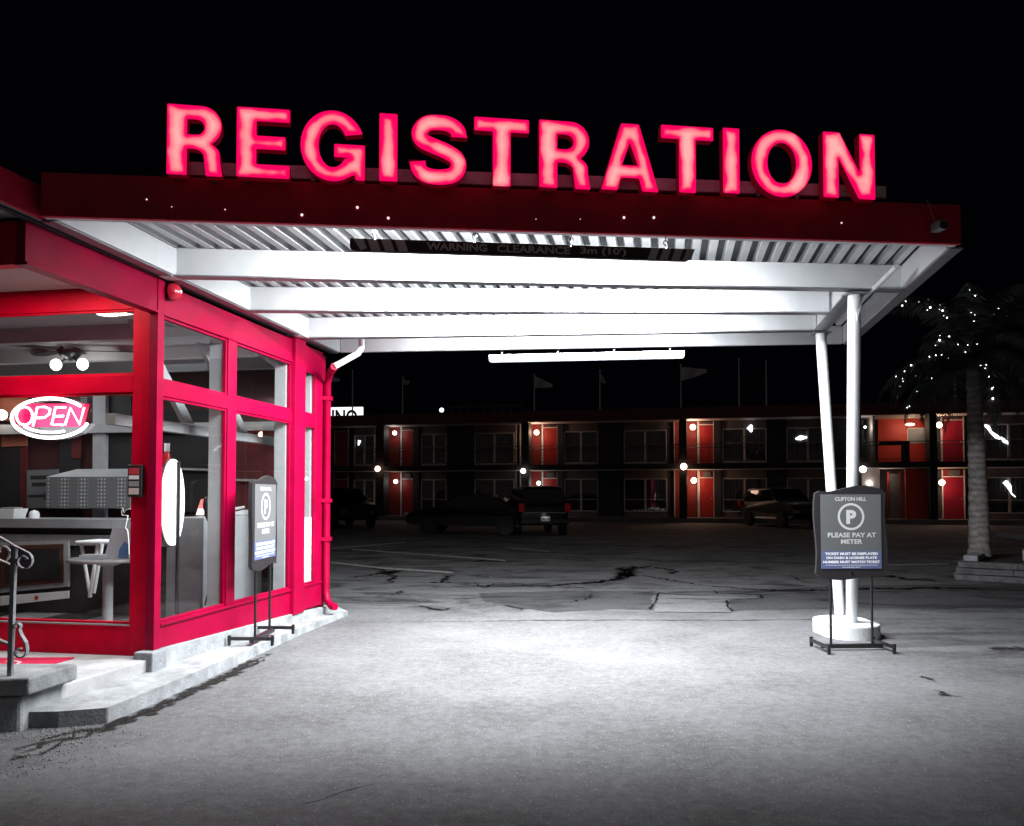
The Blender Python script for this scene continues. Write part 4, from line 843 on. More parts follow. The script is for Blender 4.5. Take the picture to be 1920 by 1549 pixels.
# ------------------------------------------------------------------ parking sign stands
M_panel = mat('grey_sign_panel', (.115, .12, .125), .5); M_txt = mat('pale_lettering', (.55, .56, .57), .5); M_blue = mat('blue_strip', (.105, .125, .25), .5); M_wtxt = mat('white_lettering', (.9, .9, .92), .5)
def stand(c, rotz, lab, legh=.63, sgrp='parking sign stands'):
    t = thing('parking_sign_stand', lab, 'sign', c, sgrp)
    X = V((math.cos(rotz), math.sin(rotz), 0)); N = V((X.y, -X.x, 0)); c = V(c)
    P = lambda x, y, z: c + X * x + N * y + UP * z
    hw = .335; z0, z1 = .67, 1.50
    # frame outline with wavy top and bottom
    out = []
    for i in range(17):
        q = i / 16; out.append((-hw + 2 * hw * q, z0 + .022 * math.sin(2 * math.pi * q + 2.6) + (.03 if q in (0,) else 0)))
    for i in range(9):
        q = i / 8; out.append((hw + .012 * math.sin(math.pi * 2 * q), z0 + .035 + (z1 - z0 - .07) * q))
    for i in range(17):
        q = i / 16; out.append((hw - 2 * hw * q, z1 + .028 * math.sin(2 * math.pi * q * 1.0 - .6) - (.03 if i in (0, 16) else 0)))
    for i in range(1, 8):
        q = i / 8; out.append((-hw - .012 * math.sin(math.pi * 2 * q), z1 - .035 - (z1 - z0 - .07) * q))
    MB().prism([P(x, -.02, z) for x, z in out], N * .035).build('frame', M_blackp, t, .006)
    pw = .285; zb_, zt_ = .755, 1.445; zm = zb_ + .165
    MB().box(-pw, pw, .017, .020, zm, zt_, P).build('panel', M_panel, t)
    MB().box(-pw, pw, .017, .020, zb_, zm, P).build('lower_panel', M_blue, t)
    mb = MB(); 
    def tx(s, x0, x1, zz0, zz1, b_=.03): add_text(mb, s, P(x0, .020, zz0), X, UP, x1 - x0, zz1 - zz0, N, b_, .0015)
    tx("CLIFTON HILL", -.15, .145, 1.385, 1.42); tx("PLEASE PAY AT", -.222, .235, 1.045, 1.09); tx("METER", -.098, .105, .985, 1.028)
    tx("P", -.045, .05, 1.17, 1.30, .05)
    k = 40; rc = (0, 1.238)
    mb.add([P(rc[0] + r_ * math.cos(2 * math.pi * i / k), .0215, rc[1] + r_ * math.sin(2 * math.pi * i / k)) for r_ in (.105, .126) for i in range(k)], [(i, (i + 1) % k, k + (i + 1) % k, k + i) for i in range(k)])
    mb.build('lettering', M_txt, t)
    mb = MB()
    tx("TICKET MUST BE DISPLAYED", -.25, .25, .882, .906, .045); tx("ON DASH & LICENSE PLATE", -.24, .24, .845, .868, .045); tx("NUMBER MUST MATCH TICKET", -.268, .268, .806, .83, .045)
    tx("BY-LAW NO. 89-77", -.085, .085, .763, .773, .02); mb.box(-.245, .245, .0202, .0215, .786, .789, P)
    mb.build('small_lettering', M_wtxt, t)
    for sx in (-1, 1): MB().tube([P(.195 * sx, 0, .03), P(.195 * sx, 0, z0 + .02)], .012, 10).build('leg', M_black, t)
    MB().tube([P(0, .018, .715), P(0, .026, .715)], .009, 10).build('screw', M_chrome, t)
    for sx in (-1, 1):
        mb = MB().box(.30 * sx - .012, .30 * sx + .012, -.21, .21, .045, .075, P)
        for q in (-1, 1): mb.box(.30 * sx - .014, .30 * sx + .014, .195 * q - .012, .195 * q + .012, 0, .09, P)
        mb.build('foot', M_black, t, .003)
    MB().box(-.29, .29, -.02, .02, .02, .06, P).build('crossbar', M_black, t, .003)
    return t
cR = hz(1597, 1219, 0); stand((cR.x, cR.y, 0), R(2), 'grey parking sign facing the camera in front of the white canopy posts')
cL = hz(492, 1198, .10); stand((cL.x, cL.y, .095), R(88), 'grey parking sign seen edge-on in front of the office windows')

# ------------------------------------------------------------------ motel across the lot
A0 = V((-7.04, 44, 0)); DM = (V((23.2, 37, 0)) - A0).normalized(); NM = V((DM.y, -DM.x, 0))
def ms(u, v, off):       # returns (s, z) on plane set back by off
    P = hit(u, v, A0 - NM * off, NM); return (P - A0).dot(DM), P.z
def MP(s, n, z): return A0 + DM * s + NM * n + UP * z
motel = thing('motel_building', 'long two-storey motel with red doors and dark walkways across the parking lot', 'building', A0)
WB = 1.2
S = lambda u, off=WB: ms(u, 926, off)[0]
s0, s1 = S(560, 0), S(2060, 0)
M_mw = mat('motel_dark_wall', (.030, .030, .040), .8, noise=.5, nscale=1.5); M_pier = mat('motel_dark_pier', (.012, .010, .012), .8)
M_mfas = mat('motel_roof_fascia', (.10, .006, .008), .6, noise=.3, nscale=.6); M_mdoor = mat('motel_door_red', (.33, .014, .012), .45, noise=.2, nscale=2); M_mdoor2 = mat('motel_door_crimson', (.30, .008, .03), .45, noise=.2, nscale=2)
M_mpan = mat('motel_red_panel', (.22, .014, .012), .55, noise=.3, nscale=3); M_mfr = mat('motel_window_frame', (.62, .58, .56), .6, noise=.3, nscale=3); M_mbe = mat('motel_beige_panel', (.18, .15, .145), .7, noise=.35, nscale=1.2)
M_mgl = glass('motel_glass', (.5, .52, .56), 1.55, .03); M_mrail = mat('motel_railing', (.02, .015, .016), .5); M_msof = mat('motel_soffit', (.55, .50, .47), .7)
Z0, ZS, ZSt, ZE, ZR = .24, 2.68, 2.98, 5.22, 5.80
def mbx(name, s_a, s_b, n0, n1, z0, z1, m, parent=None, bev=0): return MB().box(s_a, s_b, n0, n1, z0, z1, MP).build(name, m, parent or motel, bev)
mbx('back_wall', s0, S(1622), -WB - .3, -WB - .05, Z0, ZR, M_mw); mbx('back_wall', S(1750), s1, -WB - .3, -WB - .05, Z0, ZR, M_mw); mbx('back_wall', S(1622), S(1750), -2.6, -2.35, Z0, ZR, M_mw)
mbx('walkway', s0, s1, -WB - .05, .15, -.05, Z0, mat('motel_walkway', (.16, .15, .15), .8, noise=.4, nscale=1))
mbx('balcony_slab', S(1622), S(1750), -2.3, -WB - .05, ZS, ZSt, M_pier)
mbx('balcony_slab', s0, s1, -WB - .05, .05, ZS + .03, ZSt, M_pier)
mbx('balcony_soffit', s0, s1, -WB - .04, .04, ZS, ZS + .028, M_msof)
mbx('roof_fascia', s0, s1, .1, .2, ZE, ZR, M_mfas)
mbx('eave_soffit', s0, s1, -WB, .098, ZE, ZE + .03, M_msof)
mbx('roof', s0, s1, -9, .1, ZR - .1, ZR - .02, M_pier)
piers = [(706, 720), (978, 992), (1274, 1288), (1601, 1616), (1744, 1758), (1960, 1975), (575, 590)]
for a, b_ in piers: mbx('pier', S(a, 0), S(b_, 0), -WB + .5, .06, 0, ZE, M_pier)
for a, b_ in ((1122, 1166), (1440, 1472), (840, 889), (1046, 1057), (776, 787), (1339, 1353)):
    mbx('dark_wall_panel', S(a), S(b_), -WB - .05, -WB + .15, Z0, ZE, M_mw)
floors = ((Z0 + .02, ZS), (ZSt + .02, ZE))
M_curt = mat('motel_curtain', (.16, .14, .14), .9, noise=.5, nscale=6)
def mwindow(ua, ub, fl, nsplit=2, bright=None):
    z0, z1 = floors[fl]; a, b_ = S(ua), S(ub); base = .26 if fl == 0 else .08; head = .42; t_ = .055
    zz0, zz1 = z0 + base, z1 - head
    f = MB()
    for q in ((a, b_, zz1 - t_, zz1), (a, b_, zz0, zz0 + t_), (a, a + t_, zz0, zz1), (b_ - t_, b_, zz0, zz1)): f.box(q[0], q[1], -WB - .02, -WB + .08, q[2], q[3], MP)
    mid = (a + b_) / 2
    f.box(mid - .05, mid + .05, -WB - .02, -WB + .07, zz0 + t_, zz1 - t_, MP)
    zr_ = zz0 + (.62 if fl == 0 else .95); f.box(a + t_, b_ - t_, -WB - .02, -WB + .05, zr_, zr_ + .03, MP)
    w_ = f.build('window', M_mfr, motel)
    MB().add([MP(a + t_, -WB + .005, zz0 + t_), MP(b_ - t_, -WB + .005, zz0 + t_), MP(b_ - t_, -WB + .005, zz1 - t_), MP(a + t_, -WB + .005, zz1 - t_)], [(0, 1, 2, 3)]).build('pane', M_mgl, w_)
    k = max(6, int((b_ - a) / .09)); pts = [MP(a + t_ + (b_ - a - 2 * t_) * i / k, -WB - .04 + .035 * (i % 2), 0) for i in range(k + 1)]
    MB().add([p + UP * (zz0 + t_) for p in pts] + [p + UP * (zz1 - t_) for p in pts], [(i, i + 1, k + 2 + i, k + 1 + i) for i in range(k)]).build('curtain', M_curt, w_)
    mbx('head_panel', a, b_, -WB - .04, -WB + .05, zz1 + .002, z1 - .002, M_mbe)
    mbx('base_panel', a, b_, -WB - .04, -WB + .06, z0, zz0 - .002, M_mbe if fl == 0 else M_mfr)
def mdoor(ua, ub, fl, m=None):
    z0, z1 = floors[fl]; a, b_ = S(ua), S(ub); zt_ = z0 + 2.0; t_ = .05
    f = MB()
    for q in ((a - t_, a, z0, z1 - .05), (b_, b_ + t_, z0, z1 - .05), (a, b_, zt_, zt_ + .05)): f.box(q[0], q[1], -WB - .04, -WB + .07, q[2], q[3], MP)
    d_ = MB().box(a, b_, -WB - .03, -WB + .02, z0, zt_, MP).build('door', m or M_mdoor, motel)
    f.build('door_frame', M_mfr, d_)
    MB().box(a, b_, -WB - .03, -WB + .01, zt_ + .052, z1 - .05, MP).build('transom', M_mpan, d_)
    MB().box(a + (b_ - a) * .25, a + (b_ - a) * .8, -WB + .011, -WB + .12, zt_ + .08, z1 - .09, MP).build('air_conditioner', mat('ac_grille', (.10, .09, .09), .7), d_)
    MB().ball(MP(b_ - .1, -WB + .05, z0 + .95), .035, 8).build('handle', M_chrome, d_)
for fl in (0, 1):
    for a, b_ in ((664, 703), (790, 838), (890, 965), (1058, 1122), (1170, 1251), (1355, 1438), (1475, 1556), (1846, 1940)): mwindow(a, b_, fl)
    for a, b_ in ((628, 652), (754, 776), (1019, 1045), (1312, 1338)): mdoor(a, b_, fl)
    mdoor(1768, 1807, fl, M_mdoor2)
    for a, b_ in ((722, 749), (993, 1014), (1289, 1306), (1265, 1273)): mbx('red_wall_panel', S(a), S(b_), -WB - .04, -WB + .01, floors[fl][0], floors[fl][1], M_mpan)
    for u_ in (751, 1016, 1308, 1264, 975, 967): mbx('frame_strip', S(u_), S(u_) + .05, -WB - .04, -WB + .06, floors[fl][0], floors[fl][1], M_mfr)
# stair bay
zb0, zb1 = floors[1]
bw = mat('red_siding', (.42, .028, .014), .55)
nn_ = bw.node_tree.nodes; ll_ = bw.node_tree.links; tc = nn_.new('ShaderNodeTexCoord'); sp_ = nn_.new('ShaderNodeSeparateXYZ'); ll_.new(tc.outputs['Object'], sp_.inputs[0]); mo = nn_.new('ShaderNodeMath'); mo.operation = 'PINGPONG'; mo.inputs[1].default_value = .09; ll_.new(sp_.outputs[2], mo.inputs[0]); bmp = nn_.new('ShaderNodeBump'); bmp.inputs['Distance'].default_value = .05; ll_.new(mo.outputs[0], bmp.inputs['Height']); ll_.new(bmp.outputs[0], nn_['Principled BSDF'].inputs['Normal'])
mbx('siding_wall', S(1648, 2.2), S(1746, 2.2), -2.3, -2.2, ZSt, ZE, bw); mbx('bay_side_wall', S(1630, 1.3), S(1630, 1.3) + .1, -2.2, -.3, ZSt, ZE, M_msof)
mbx('bay_ceiling', S(1625), S(1746), -2.3, -WB, ZE, ZE + .03, M_msof)
mbx('bay_window', S(1705, 2.15), S(1746, 2.15), -2.19, -2.14, ZSt + 1.05, ZSt + 1.72, mat('bay_window_glass', (.25, .27, .28), .2))
mbx('bay_window_frame', S(1703, 2.15), S(1746, 2.15), -2.195, -2.17, ZSt + 1.0, ZSt + 1.77, M_mfr)
# lattice under the window
for i in range(6): mbx('brick_screen', S(1707, 2.1) + .0, S(1744, 2.1), -2.13, -2.10, ZSt + .1 + i * .15, ZSt + .2 + i * .15, mat('red_block', (.5, .03, .02), .5))
mbx('stair_wall', S(1698, .5), S(1750, .5), -.6, -.5, Z0, ZS, mat('red_siding', (0, 0, 0)))
mbx('lobby_door', S(1667), S(1686), -WB - .02, -WB + .03, Z0, Z0 + 2.2, mat('lobby_grey', (.09, .1, .11), .3)); mbx('lobby_frame', S(1664), S(1667), -WB - .02, -WB + .06, Z0, Z0 + 2.3, M_mpan); mbx('lobby_frame', S(1686), S(1689), -WB - .02, -WB + .06, Z0, Z0 + 2.3, M_mpan)
mbx('lobby_side_wall', S(1612, .6), S(1650, .6), -.7, -.6, Z0, ZS, M_msof)
mbx('dark_bench', S(1650, .2), S(1706, .2), -.35, -.1, ZSt + .80, ZSt + .98, M_pier); mbx('dark_bench', S(1692, .2), S(1706, .2), -.34, -.12, ZSt, ZSt + .80, M_pier)
# railing
mb = MB()
for z_ in (ZSt + .98, ZSt + .80, ZSt + .14): mb.tube([MP(s0, .0, z_), MP(s1, .0, z_)], .018, 6)
q = s0
while q < s1: mb.tube([MP(q, 0, ZSt), MP(q, 0, ZSt + .98)], .016, 6); q += 1.5
mb.build('railing', M_mrail, motel)
# rooftop frame (dark)
mb = MB()
for u_ in (848, 862, 876, 905, 925, 942, 958, 975): p = ms(u_, 775, .5)[0]; mb.box(p, p + .05, -.6, -.5, ZR, ZR + .42, MP)
mb.box(ms(842, 775, .5)[0], ms(976, 775, .5)[0], -.6, -.5, ZR + .38, ZR + .43, MP)
o = mb.build('rooftop_frame', mat('rooftop_grey', (.10, .10, .11), .7)); tag(o, 'dark empty sign frame on the motel roof', 'frame'); o.name = 'sign_frame'
# lamps on the motel
def mlamp(u, v, off, r, power, col, lab, e=6, nm='wall_lamp', sq=(1, 1, 1)):
    p = hit(u, v, A0 - NM * off, NM); t = thing(nm, lab, 'lamp', p, 'lamps on the motel walkways')
    r *= .85; power *= 1.35
    MB().ball(p, r, 14, sq).build('globe', mat('lit_globe_%d' % int(col[2] * 100), (1, 1, 1), emit=col, estr=e), t)
    MB().box(-.05, .05, -.16 if nm == 'wall_lamp' else -.03, -.05 if nm == 'wall_lamp' else .03, -.04 if nm == 'wall_lamp' else r * sq[2], .04 if nm == 'wall_lamp' else r * sq[2] + .08, lambda a, b_, c: p + DM * a + NM * b_ + UP * c).build('bracket', M_pier, t)
    light('lamp_light', 'POINT', p + NM * (.25 if nm == 'wall_lamp' else .0) + UP * -.02, power, col, r, parent=t)
wa = (1, .62, .42); wh = (1, .9, .82)
wt = WB - .35
for u, v, r, pw, c_, lab in ((740, 812, .14, 5, wh, 'white globe lamp on the upper walkway right of the leftmost dark pier'), (742, 903, .14, 4, wh, 'white globe lamp on the lower walkway right of the leftmost dark pier'),
        (1006, 811, .17, 24, wa, 'orange globe lamp on the upper walkway below the white waving flag'), (1010, 906, .13, 7, wh, 'white globe lamp on the lower walkway behind the dark van'),
        (1299, 801, .18, 30, wa, 'orange globe lamp on the upper walkway right of the middle pier'), (1301, 901, .18, 30, wa, 'orange globe lamp on the lower walkway right of the middle pier'),
        (1761, 797, .17, 26, wa, 'orange globe lamp on the upper walkway left of the palm trunk'), (1766, 905, .17, 26, wa, 'orange globe lamp on the lower walkway left of the palm trunk'),
        (1628, 905, .10, 12, wh, 'small globe lamp in the lower lobby behind the parking sign'), (1622, 801, .07, 4, wh, 'tiny lamp on the upper walkway beside the canopy post')):
    mlamp(u, v, wt, r, pw, c_, lab)
for u, v, r, pw, c_, lab in ((708, 879, .18, 9, wa, 'orange globe hanging from the balcony edge at the leftmost pier'), (981, 883, .16, 8, wh, 'white globe hanging from the balcony edge above the dark van'), (1282, 875, .20, 16, wa, 'orange globe hanging from the balcony edge at the middle pier'), (1618, 880, .19, 16, wh, 'white globe hanging from the balcony edge beside the canopy post')):
    mlamp(u, v, -.25, r, pw, c_, lab, 7, 'pendant_lamp')
mlamp(1706, 796, 1.3, .17, 45, (1, .72, .5), 'flat oval ceiling lamp in the red stair bay', 6, 'ceiling_lamp', (1.6, 1.2, .45))
light('lobby_light', 'POINT', MP(S(1655), -.9, 2.3), 14, (1, .7, .5), .1, parent=motel)
# glowing tubes and clips added to stand in for reflections in the far windows
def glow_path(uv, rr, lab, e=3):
    P = [hit(u, v, A0 - NM * (WB - .05), NM) for u, v in uv]; t = thing('window_glint', lab, 'light', P[0])
    MB().tube(P, rr, 8).build('tube', mat('glint_glow', (1, 1, 1), emit=(.9, .93, 1), estr=e), t)
    MB().box(-.04, .04, -.04, .0, -.03, .03, lambda a, b_, c: P[0] + DM * a + NM * b_ + UP * c).build('glint_clip', M_mfr, t)
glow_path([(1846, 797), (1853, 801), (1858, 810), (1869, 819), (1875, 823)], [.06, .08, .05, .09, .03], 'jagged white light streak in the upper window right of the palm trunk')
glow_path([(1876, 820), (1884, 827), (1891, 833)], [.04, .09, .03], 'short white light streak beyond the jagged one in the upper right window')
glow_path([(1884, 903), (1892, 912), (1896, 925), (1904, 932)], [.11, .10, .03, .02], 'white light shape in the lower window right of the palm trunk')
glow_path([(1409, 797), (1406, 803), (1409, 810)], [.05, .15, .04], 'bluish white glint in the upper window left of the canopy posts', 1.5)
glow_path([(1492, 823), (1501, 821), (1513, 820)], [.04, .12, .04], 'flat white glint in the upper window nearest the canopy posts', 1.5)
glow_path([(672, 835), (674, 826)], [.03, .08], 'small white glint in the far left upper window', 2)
# lit casino sign behind the motel roof
YS = 70; a_, b_ = atY(560, 765, YS), atY(680, 763, YS); hh_ = 26 * YS / F
t = thing('casino_sign', 'bright white sign with dark letters SINO showing above the motel roof', 'sign', atY(640, 800, YS))
MB().prism([a_ + UP * -1.3, b_ + UP * -1.3, b_, a_], V((0, .3, 0))).build('lightbox', mat('lit_signbox', (1, 1, 1), emit=(.95, 1, 1), estr=1.3), t)
mb = MB(); pL = atY(573, 795, YS - .02); add_text(mb, "CASINO", pL, (1, 0, 0), UP, (670 - 573) * YS / F, 27 * YS / F, (0, -1, 0), .03, .02); mb.build('lettering', M_black, t)
mb = MB(); mb.tube([atY(620, 860, YS + .2), atY(620, 795, YS + .2)], .15, 8); mb.tube([atY(575, 860, YS + .2), atY(575, 795, YS + .2)], .15, 8); mb.build('sign_post', M_galv, t)
p = atY(828, 769, 60); t = thing('far_lamp', 'small blue-white lamp just above the motel roof line', 'lamp', p); MB().ball(p, .17, 8).build('globe', mat('lit_far', (1, 1, 1), emit=(.8, .9, 1), estr=4), t); MB().tube([p, p - UP * 2.5], .05, 6).build('pole', M_galv, t)
p = atY(803, 672, 110)
# flagpoles
M_pole = mat('pale_pole', (.55, .56, .58), .5, emit=None); M_flag = mat('pale_flag', (.45, .45, .5), .8)
def flag(u, vt, vb, kind, lab, off=.6):
    pb = hit(u, vb, A0 - NM * off, NM); ptp = hit(u, vt, A0 - NM * off, NM); ptp = V((pb.x, pb.y, ptp.z)); pb.z = ZR - .05
    t = thing('flagpole', lab, 'flagpole', pb, 'flagpoles on the motel roof')
    MB().tube([pb, ptp], [.045, .028], 8).build('pole', M_pole, t); MB().ball(ptp, .06, 8).build('finial', M_pole, t)
    if kind:
        w_, h_, drop = kind; NX = 10; vs = []; fs = []
        for i in range(NX + 1):
            q = i / NX
            for j in range(5):
                r_ = j / 4; vs.append(ptp + DM * (w_ * q) + UP * (-.1 - drop * q ** 1.3 - h_ * r_ * (1 - .75 * q)) + NM * (.12 * math.sin(q * 7 + r_)))
        fs = [(i * 5 + j, (i + 1) * 5 + j, (i + 1) * 5 + j + 1, i * 5 + j + 1) for i in range(NX) for j in range(4)]
        MB().add(vs, fs, True).build('flag', M_flag, t)
flag(661, 695, 762, None, 'bare thin flagpole beside the white sign')
flag(755, 708, 768, (.45, .35, .15), 'flagpole with a tiny flag left of the far lamp'); flag(1002, 703, 770, (1.0, .65, .45), 'flagpole with a long tapering flag above the orange lamp')
flag(1125, 695, 770, (.3, .55, .5), 'flagpole with a limp flag below the silver bar'); flag(1277, 685, 765, (1.3, .75, .15), 'flagpole with a wide flag at the right end of the silver bar')
flag(1386, 673, 760, None, 'bare flagpole, left one of the close pair beside the canopy posts'); flag(1437, 677, 757, None, 'bare flagpole nearest the canopy posts'); flag(1791, 680, 760, None, 'bare flagpole rising behind the palm fronds')
flag(605, 698, 762, (1.1, .5, .35), 'flagpole hidden behind the drain pipe with only its flag tip out')

# ------------------------------------------------------------------ cars
def car(lab, loc, rotz, tall=1.0, suv=False, col=(.010, .010, .012), plate=None):
    t = thing('parked_car', lab, 'car', loc, 'cars parked in front of the motel')
    c_, s_ = math.cos(rotz), math.sin(rotz); Q = lambda x, y, z: V(loc) + V((x * c_ - y * s_, x * s_ + y * c_, z))
    Lh, Wh = 2.3, .9
    if suv: prof = [(-2.3, .45), (-2.32, .75), (-2.28, 1.02), (-2.18, 1.1), (-1.95, 1.66), (-1.5, 1.74), (.3, 1.74), (.95, 1.15), (2.1, 1.02), (2.3, .85), (2.32, .5), (2.2, .35), (-2.2, .35)]; gl = [(-1.93, 1.60), (.28, 1.66), (.85, 1.18), (-2.08, 1.14)]
    else: prof = [(-2.3, .45), (-2.32, .7), (-2.25, .95), (-1.6, 1.02), (-.95, 1.4), (-.2, 1.46), (.4, 1.42), (1.1, .98), (2.0, .86), (2.3, .7), (2.32, .45), (2.2, .3), (-2.2, .3)]; gl = [(-.92, 1.35), (.36, 1.36), (.95, 1.0), (-1.45, 1.04)]
    def chaikin(P):
        o = []
        for i in range(len(P)):
            a, b = P[i], P[(i + 1) % len(P)]
            o += [(a[0] * .8 + b[0] * .2, a[1] * .8 + b[1] * .2), (a[0] * .2 + b[0] * .8, a[1] * .2 + b[1] * .8)]
        return o
    prof = chaikin(chaikin(prof))
    def wdt(x, z):
        w_ = Wh * (1 - .10 * (abs(x) / 2.3) ** 4); 
        if z > 1.05: w_ *= 1 - .22 * (z - 1.05) / .6
        return w_
    n = len(prof); zc_ = .75
    cols = [(f_, (1 - .045 * (abs(f_) ** 5))) for f_ in (-1, -.93, -.7, -.35, 0, .35, .7, .93, 1)]
    vs = [Q(x * (1 - .02 * f_ ** 4), f_ * wdt(x, z), zc_ + (z - zc_) * k_) for f_, k_ in cols for x, z in prof]; nc = len(cols)
    mb = MB().add(vs, [(j * n + i, j * n + (i + 1) % n, (j + 1) * n + (i + 1) % n, (j + 1) * n + i) for j in range(nc - 1) for i in range(n)], True)
    mb.add(vs[:n] , [tuple(range(n))]); mb.add(vs[-n:], [tuple(range(n))[::-1]])
    body = mb.build('body', mat('car_paint_black', (.003, .003, .004), .4, coat=.1), t, .04)
    M_cg = mat('car_glass', (.004, .0045, .005), .05, spec=.6)
    for sg in (1, -1): MB().add([Q(x, sg * (wdt(x, z) + .006), z * .985 + .01) for x, z in gl], [(0, 1, 2, 3)]).build('side_window', M_cg, body)
    if suv: rw = [(-1.99, 1.6), (-2.16, 1.16)]
    else: rw = [(-1.0, 1.4), (-1.55, 1.06)]
    fw = [(.36, 1.68), (.92, 1.2)] if suv else [(.45, 1.40), (1.05, 1.02)]
    for nm_, (p_, q_), dx in (('rear_window', rw, -.02), ('windscreen', fw, .02)):
        MB().add([Q(p_[0] + dx, -.66, p_[1] + .0), Q(p_[0] + dx, .66, p_[1]), Q(q_[0] + dx, .74, q_[1]), Q(q_[0] + dx, -.74, q_[1])], [(0, 1, 2, 3)]).build(nm_, M_cg, body)
    for sx in (-1.4, 1.4):
        for sg in (1, -1):
            c0 = Q(sx, sg * .80, .34); ax = (Q(0, 1, 0) - Q(0, 0, 0)) * sg
            w_ = MB().tube([c0 - ax * .1, c0 + ax * .1], .34, 20).build('wheel', M_black, t); MB().tube([c0 + ax * .1, c0 + ax * .108], .2, 14).build('rim', mat('dark_rim', (.03, .03, .032), .4), w_)
    for sg in (1, -1):
        MB().box(-2.335, -2.2, sg * .80 - .09, sg * .80 + .09, .84 if suv else .74, 1.12 if suv else .88, lambda a, b_, c: Q(a, b_, c)).build('tail_light', mat('tail_red', (.22, .005, .005), .15, emit=(1, .02, .02), estr=.03), t, .02)
        MB().box(2.2, 2.335, sg * .66 - .14, sg * .66 + .14, .64, .78, lambda a, b_, c: Q(a, b_, c)).build('headlight', M_chrome, t, .02)
    MB().box(-2.36, -2.3, -.72, .72, .80, .82, lambda a, b_, c: Q(a, b_, c)).build('chrome_strip', M_chrome, t)
    MB().box(-2.40, -2.25, -.85, .85, .42, .62, lambda a, b_, c: Q(a, b_, c)).build('bumper', mat('car_paint_black', col), t, .03)
    if plate:
        mp2 = MB().box(-2.415, -2.405, -.155, .155, .52, .68, lambda a, b_, c: Q(a, b_, c)).build('number_plate', mat('plate_white', (.8, .82, .85), .5), t)
        mb = MB(); X_ = (Q(0, -1, 0) - Q(0, 0, 0)); add_text(mb, plate, Q(-2.417, .13, .555), X_, UP, .26, .08, Q(-1, 0, 0) - Q(0, 0, 0), .03, .001); mb.build('plate_lettering', mat('plate_ink', (.04, .05, .12), .5), mp2); light('plate_fill', 'POINT', Q(-2.52, 0, .74), .35, (1, 1, 1), .02, parent=t)  # point light added only to brighten the plate
car('dark van with a white number plate and red tail light, its rear to the camera', tuple(hz(1004, 1006, 0) + V((.0, 2.3, 0))), R(90 + 8), suv=True, plate='CBKL 216')
car('black saloon parked left of the dark van, facing left', tuple(hz(880, 1004, 0) + V((0, 1.5, 0))), R(172))
car('black car half hidden behind the office corner', tuple(hz(632, 990, 0) + V((0, 1, 0))), R(-60), suv=True)
car('dark car with glinting windscreen parked left of the parking sign', tuple(hz(1488, 990, 0) + V((0, 1.5, 0))), R(-78), suv=True)

# ------------------------------------------------------------------ palm, string lights, planter
pbm = hit(1837, 1043, V((0, 14.6, 0)), V((0, 1, 0))); ptm = hit(1826, 692, V((0, 14.6, 0)), V((0, 1, 0)))
palm = thing('palm_tree', 'palm tree with a ringed grey trunk standing in the stone planter', 'tree', pbm)
M_trunk = mat('palm_bark', (.27, .25, .24), .9, noise=.5, nscale=7, bump=.9, bscale=25)
tn = M_trunk.node_tree; wv = tn.nodes.new('ShaderNodeTexWave'); wv.bands_direction = 'Z'; wv.inputs['Scale'].default_value = 2.6; wv.inputs['Distortion'].default_value = 7; wv.inputs['Detail'].default_value = 3
tcc = [x for x in tn.nodes if x.type == 'TEX_COORD'][0]; tn.links.new(tcc.outputs['Object'], wv.inputs[0])
bb_ = tn.nodes['Principled BSDF']; mxx = tn.nodes.new('ShaderNodeMixRGB'); mxx.blend_type = 'MULTIPLY'; mxx.inputs[0].default_value = .4; src = bb_.inputs['Base Color'].links[0].from_socket
tn.links.new(src, mxx.inputs[1]); tn.links.new(wv.outputs['Color'], mxx.inputs[2]); tn.links.new(mxx.outputs[0], bb_.inputs['Base Color'])
NT = 40; pts = []; rs = []
for i in range(NT + 1):
    q = i / NT; pts.append(pbm.lerp(ptm, q) + V((.008 * math.sin(q * 5), 0, 0))); rs.append(.185 - .068 * q ** .8 + .008 * math.sin(i * 2.1) + (.01 if q < .04 else 0))
MB().tube(pts, rs, 20).build('trunk', M_trunk, palm)
M_leaf = mat('palm_leaf', (.065, .072, .066), .55, noise=.5, nscale=3); crown = ptm + UP * .12
mbf = MB(); FRONDS = []
for k in range(38):
    az = R(k * 137.5 + random.uniform(-10, 10)); el_ = R(random.uniform(0, 88)) if k > 7 else R(86); Lr = random.uniform(1.75, 2.3) + (.35 if el_ > R(60) else 0)
    P = []; p = crown.copy(); e_ = el_
    NS = 18
    for i in range(NS + 1):
        P.append(p.copy()); d_ = V((math.cos(az) * math.cos(e_), math.sin(az) * math.cos(e_), math.sin(e_))); p = p + d_ * (Lr / NS); e_ -= R(4.8 + 3.6 * i / NS)
    FRONDS.append(P); mbf.tube(P, [.018 * (1 - .8 * i / NS) for i in range(NS + 1)], 5)
    side = V((-math.sin(az), math.cos(az), 0))
    for i in range(2, NS * 3):
        q = i / (NS * 3); j = min(NS - 1, int(q * NS)); o_ = P[j].lerp(P[j + 1], q * NS - j); tdir = (P[j + 1] - P[j]).normalized(); ll2 = .50 * math.sin(math.pi * min(1, q * .9 + .12)) * random.uniform(.7, 1.1)
        for sg in (-1, 1):
            tipd = (side * sg * .85 + tdir * .55 + V((0, 0, -.35 - .4 * random.random()))).normalized(); m_ = o_ + tipd * ll2 * .5 + UP * .02; tp2 = o_ + tipd * ll2 + UP * -.06; wv2 = tdir * .018
            mbf.add([o_ - wv2 * .6, m_ - wv2, tp2, m_ + wv2, o_ + wv2 * .6], [(0, 1, 2, 3, 4)])
mbf.build('crown', M_leaf, palm)
MB().tube([ptm, crown + UP * .15], [.13, .06], 12).build('crownshaft', M_leaf, palm)
sl_ = thing('string_lights', 'string of tiny white lights wound through the palm fronds', 'string lights', crown)
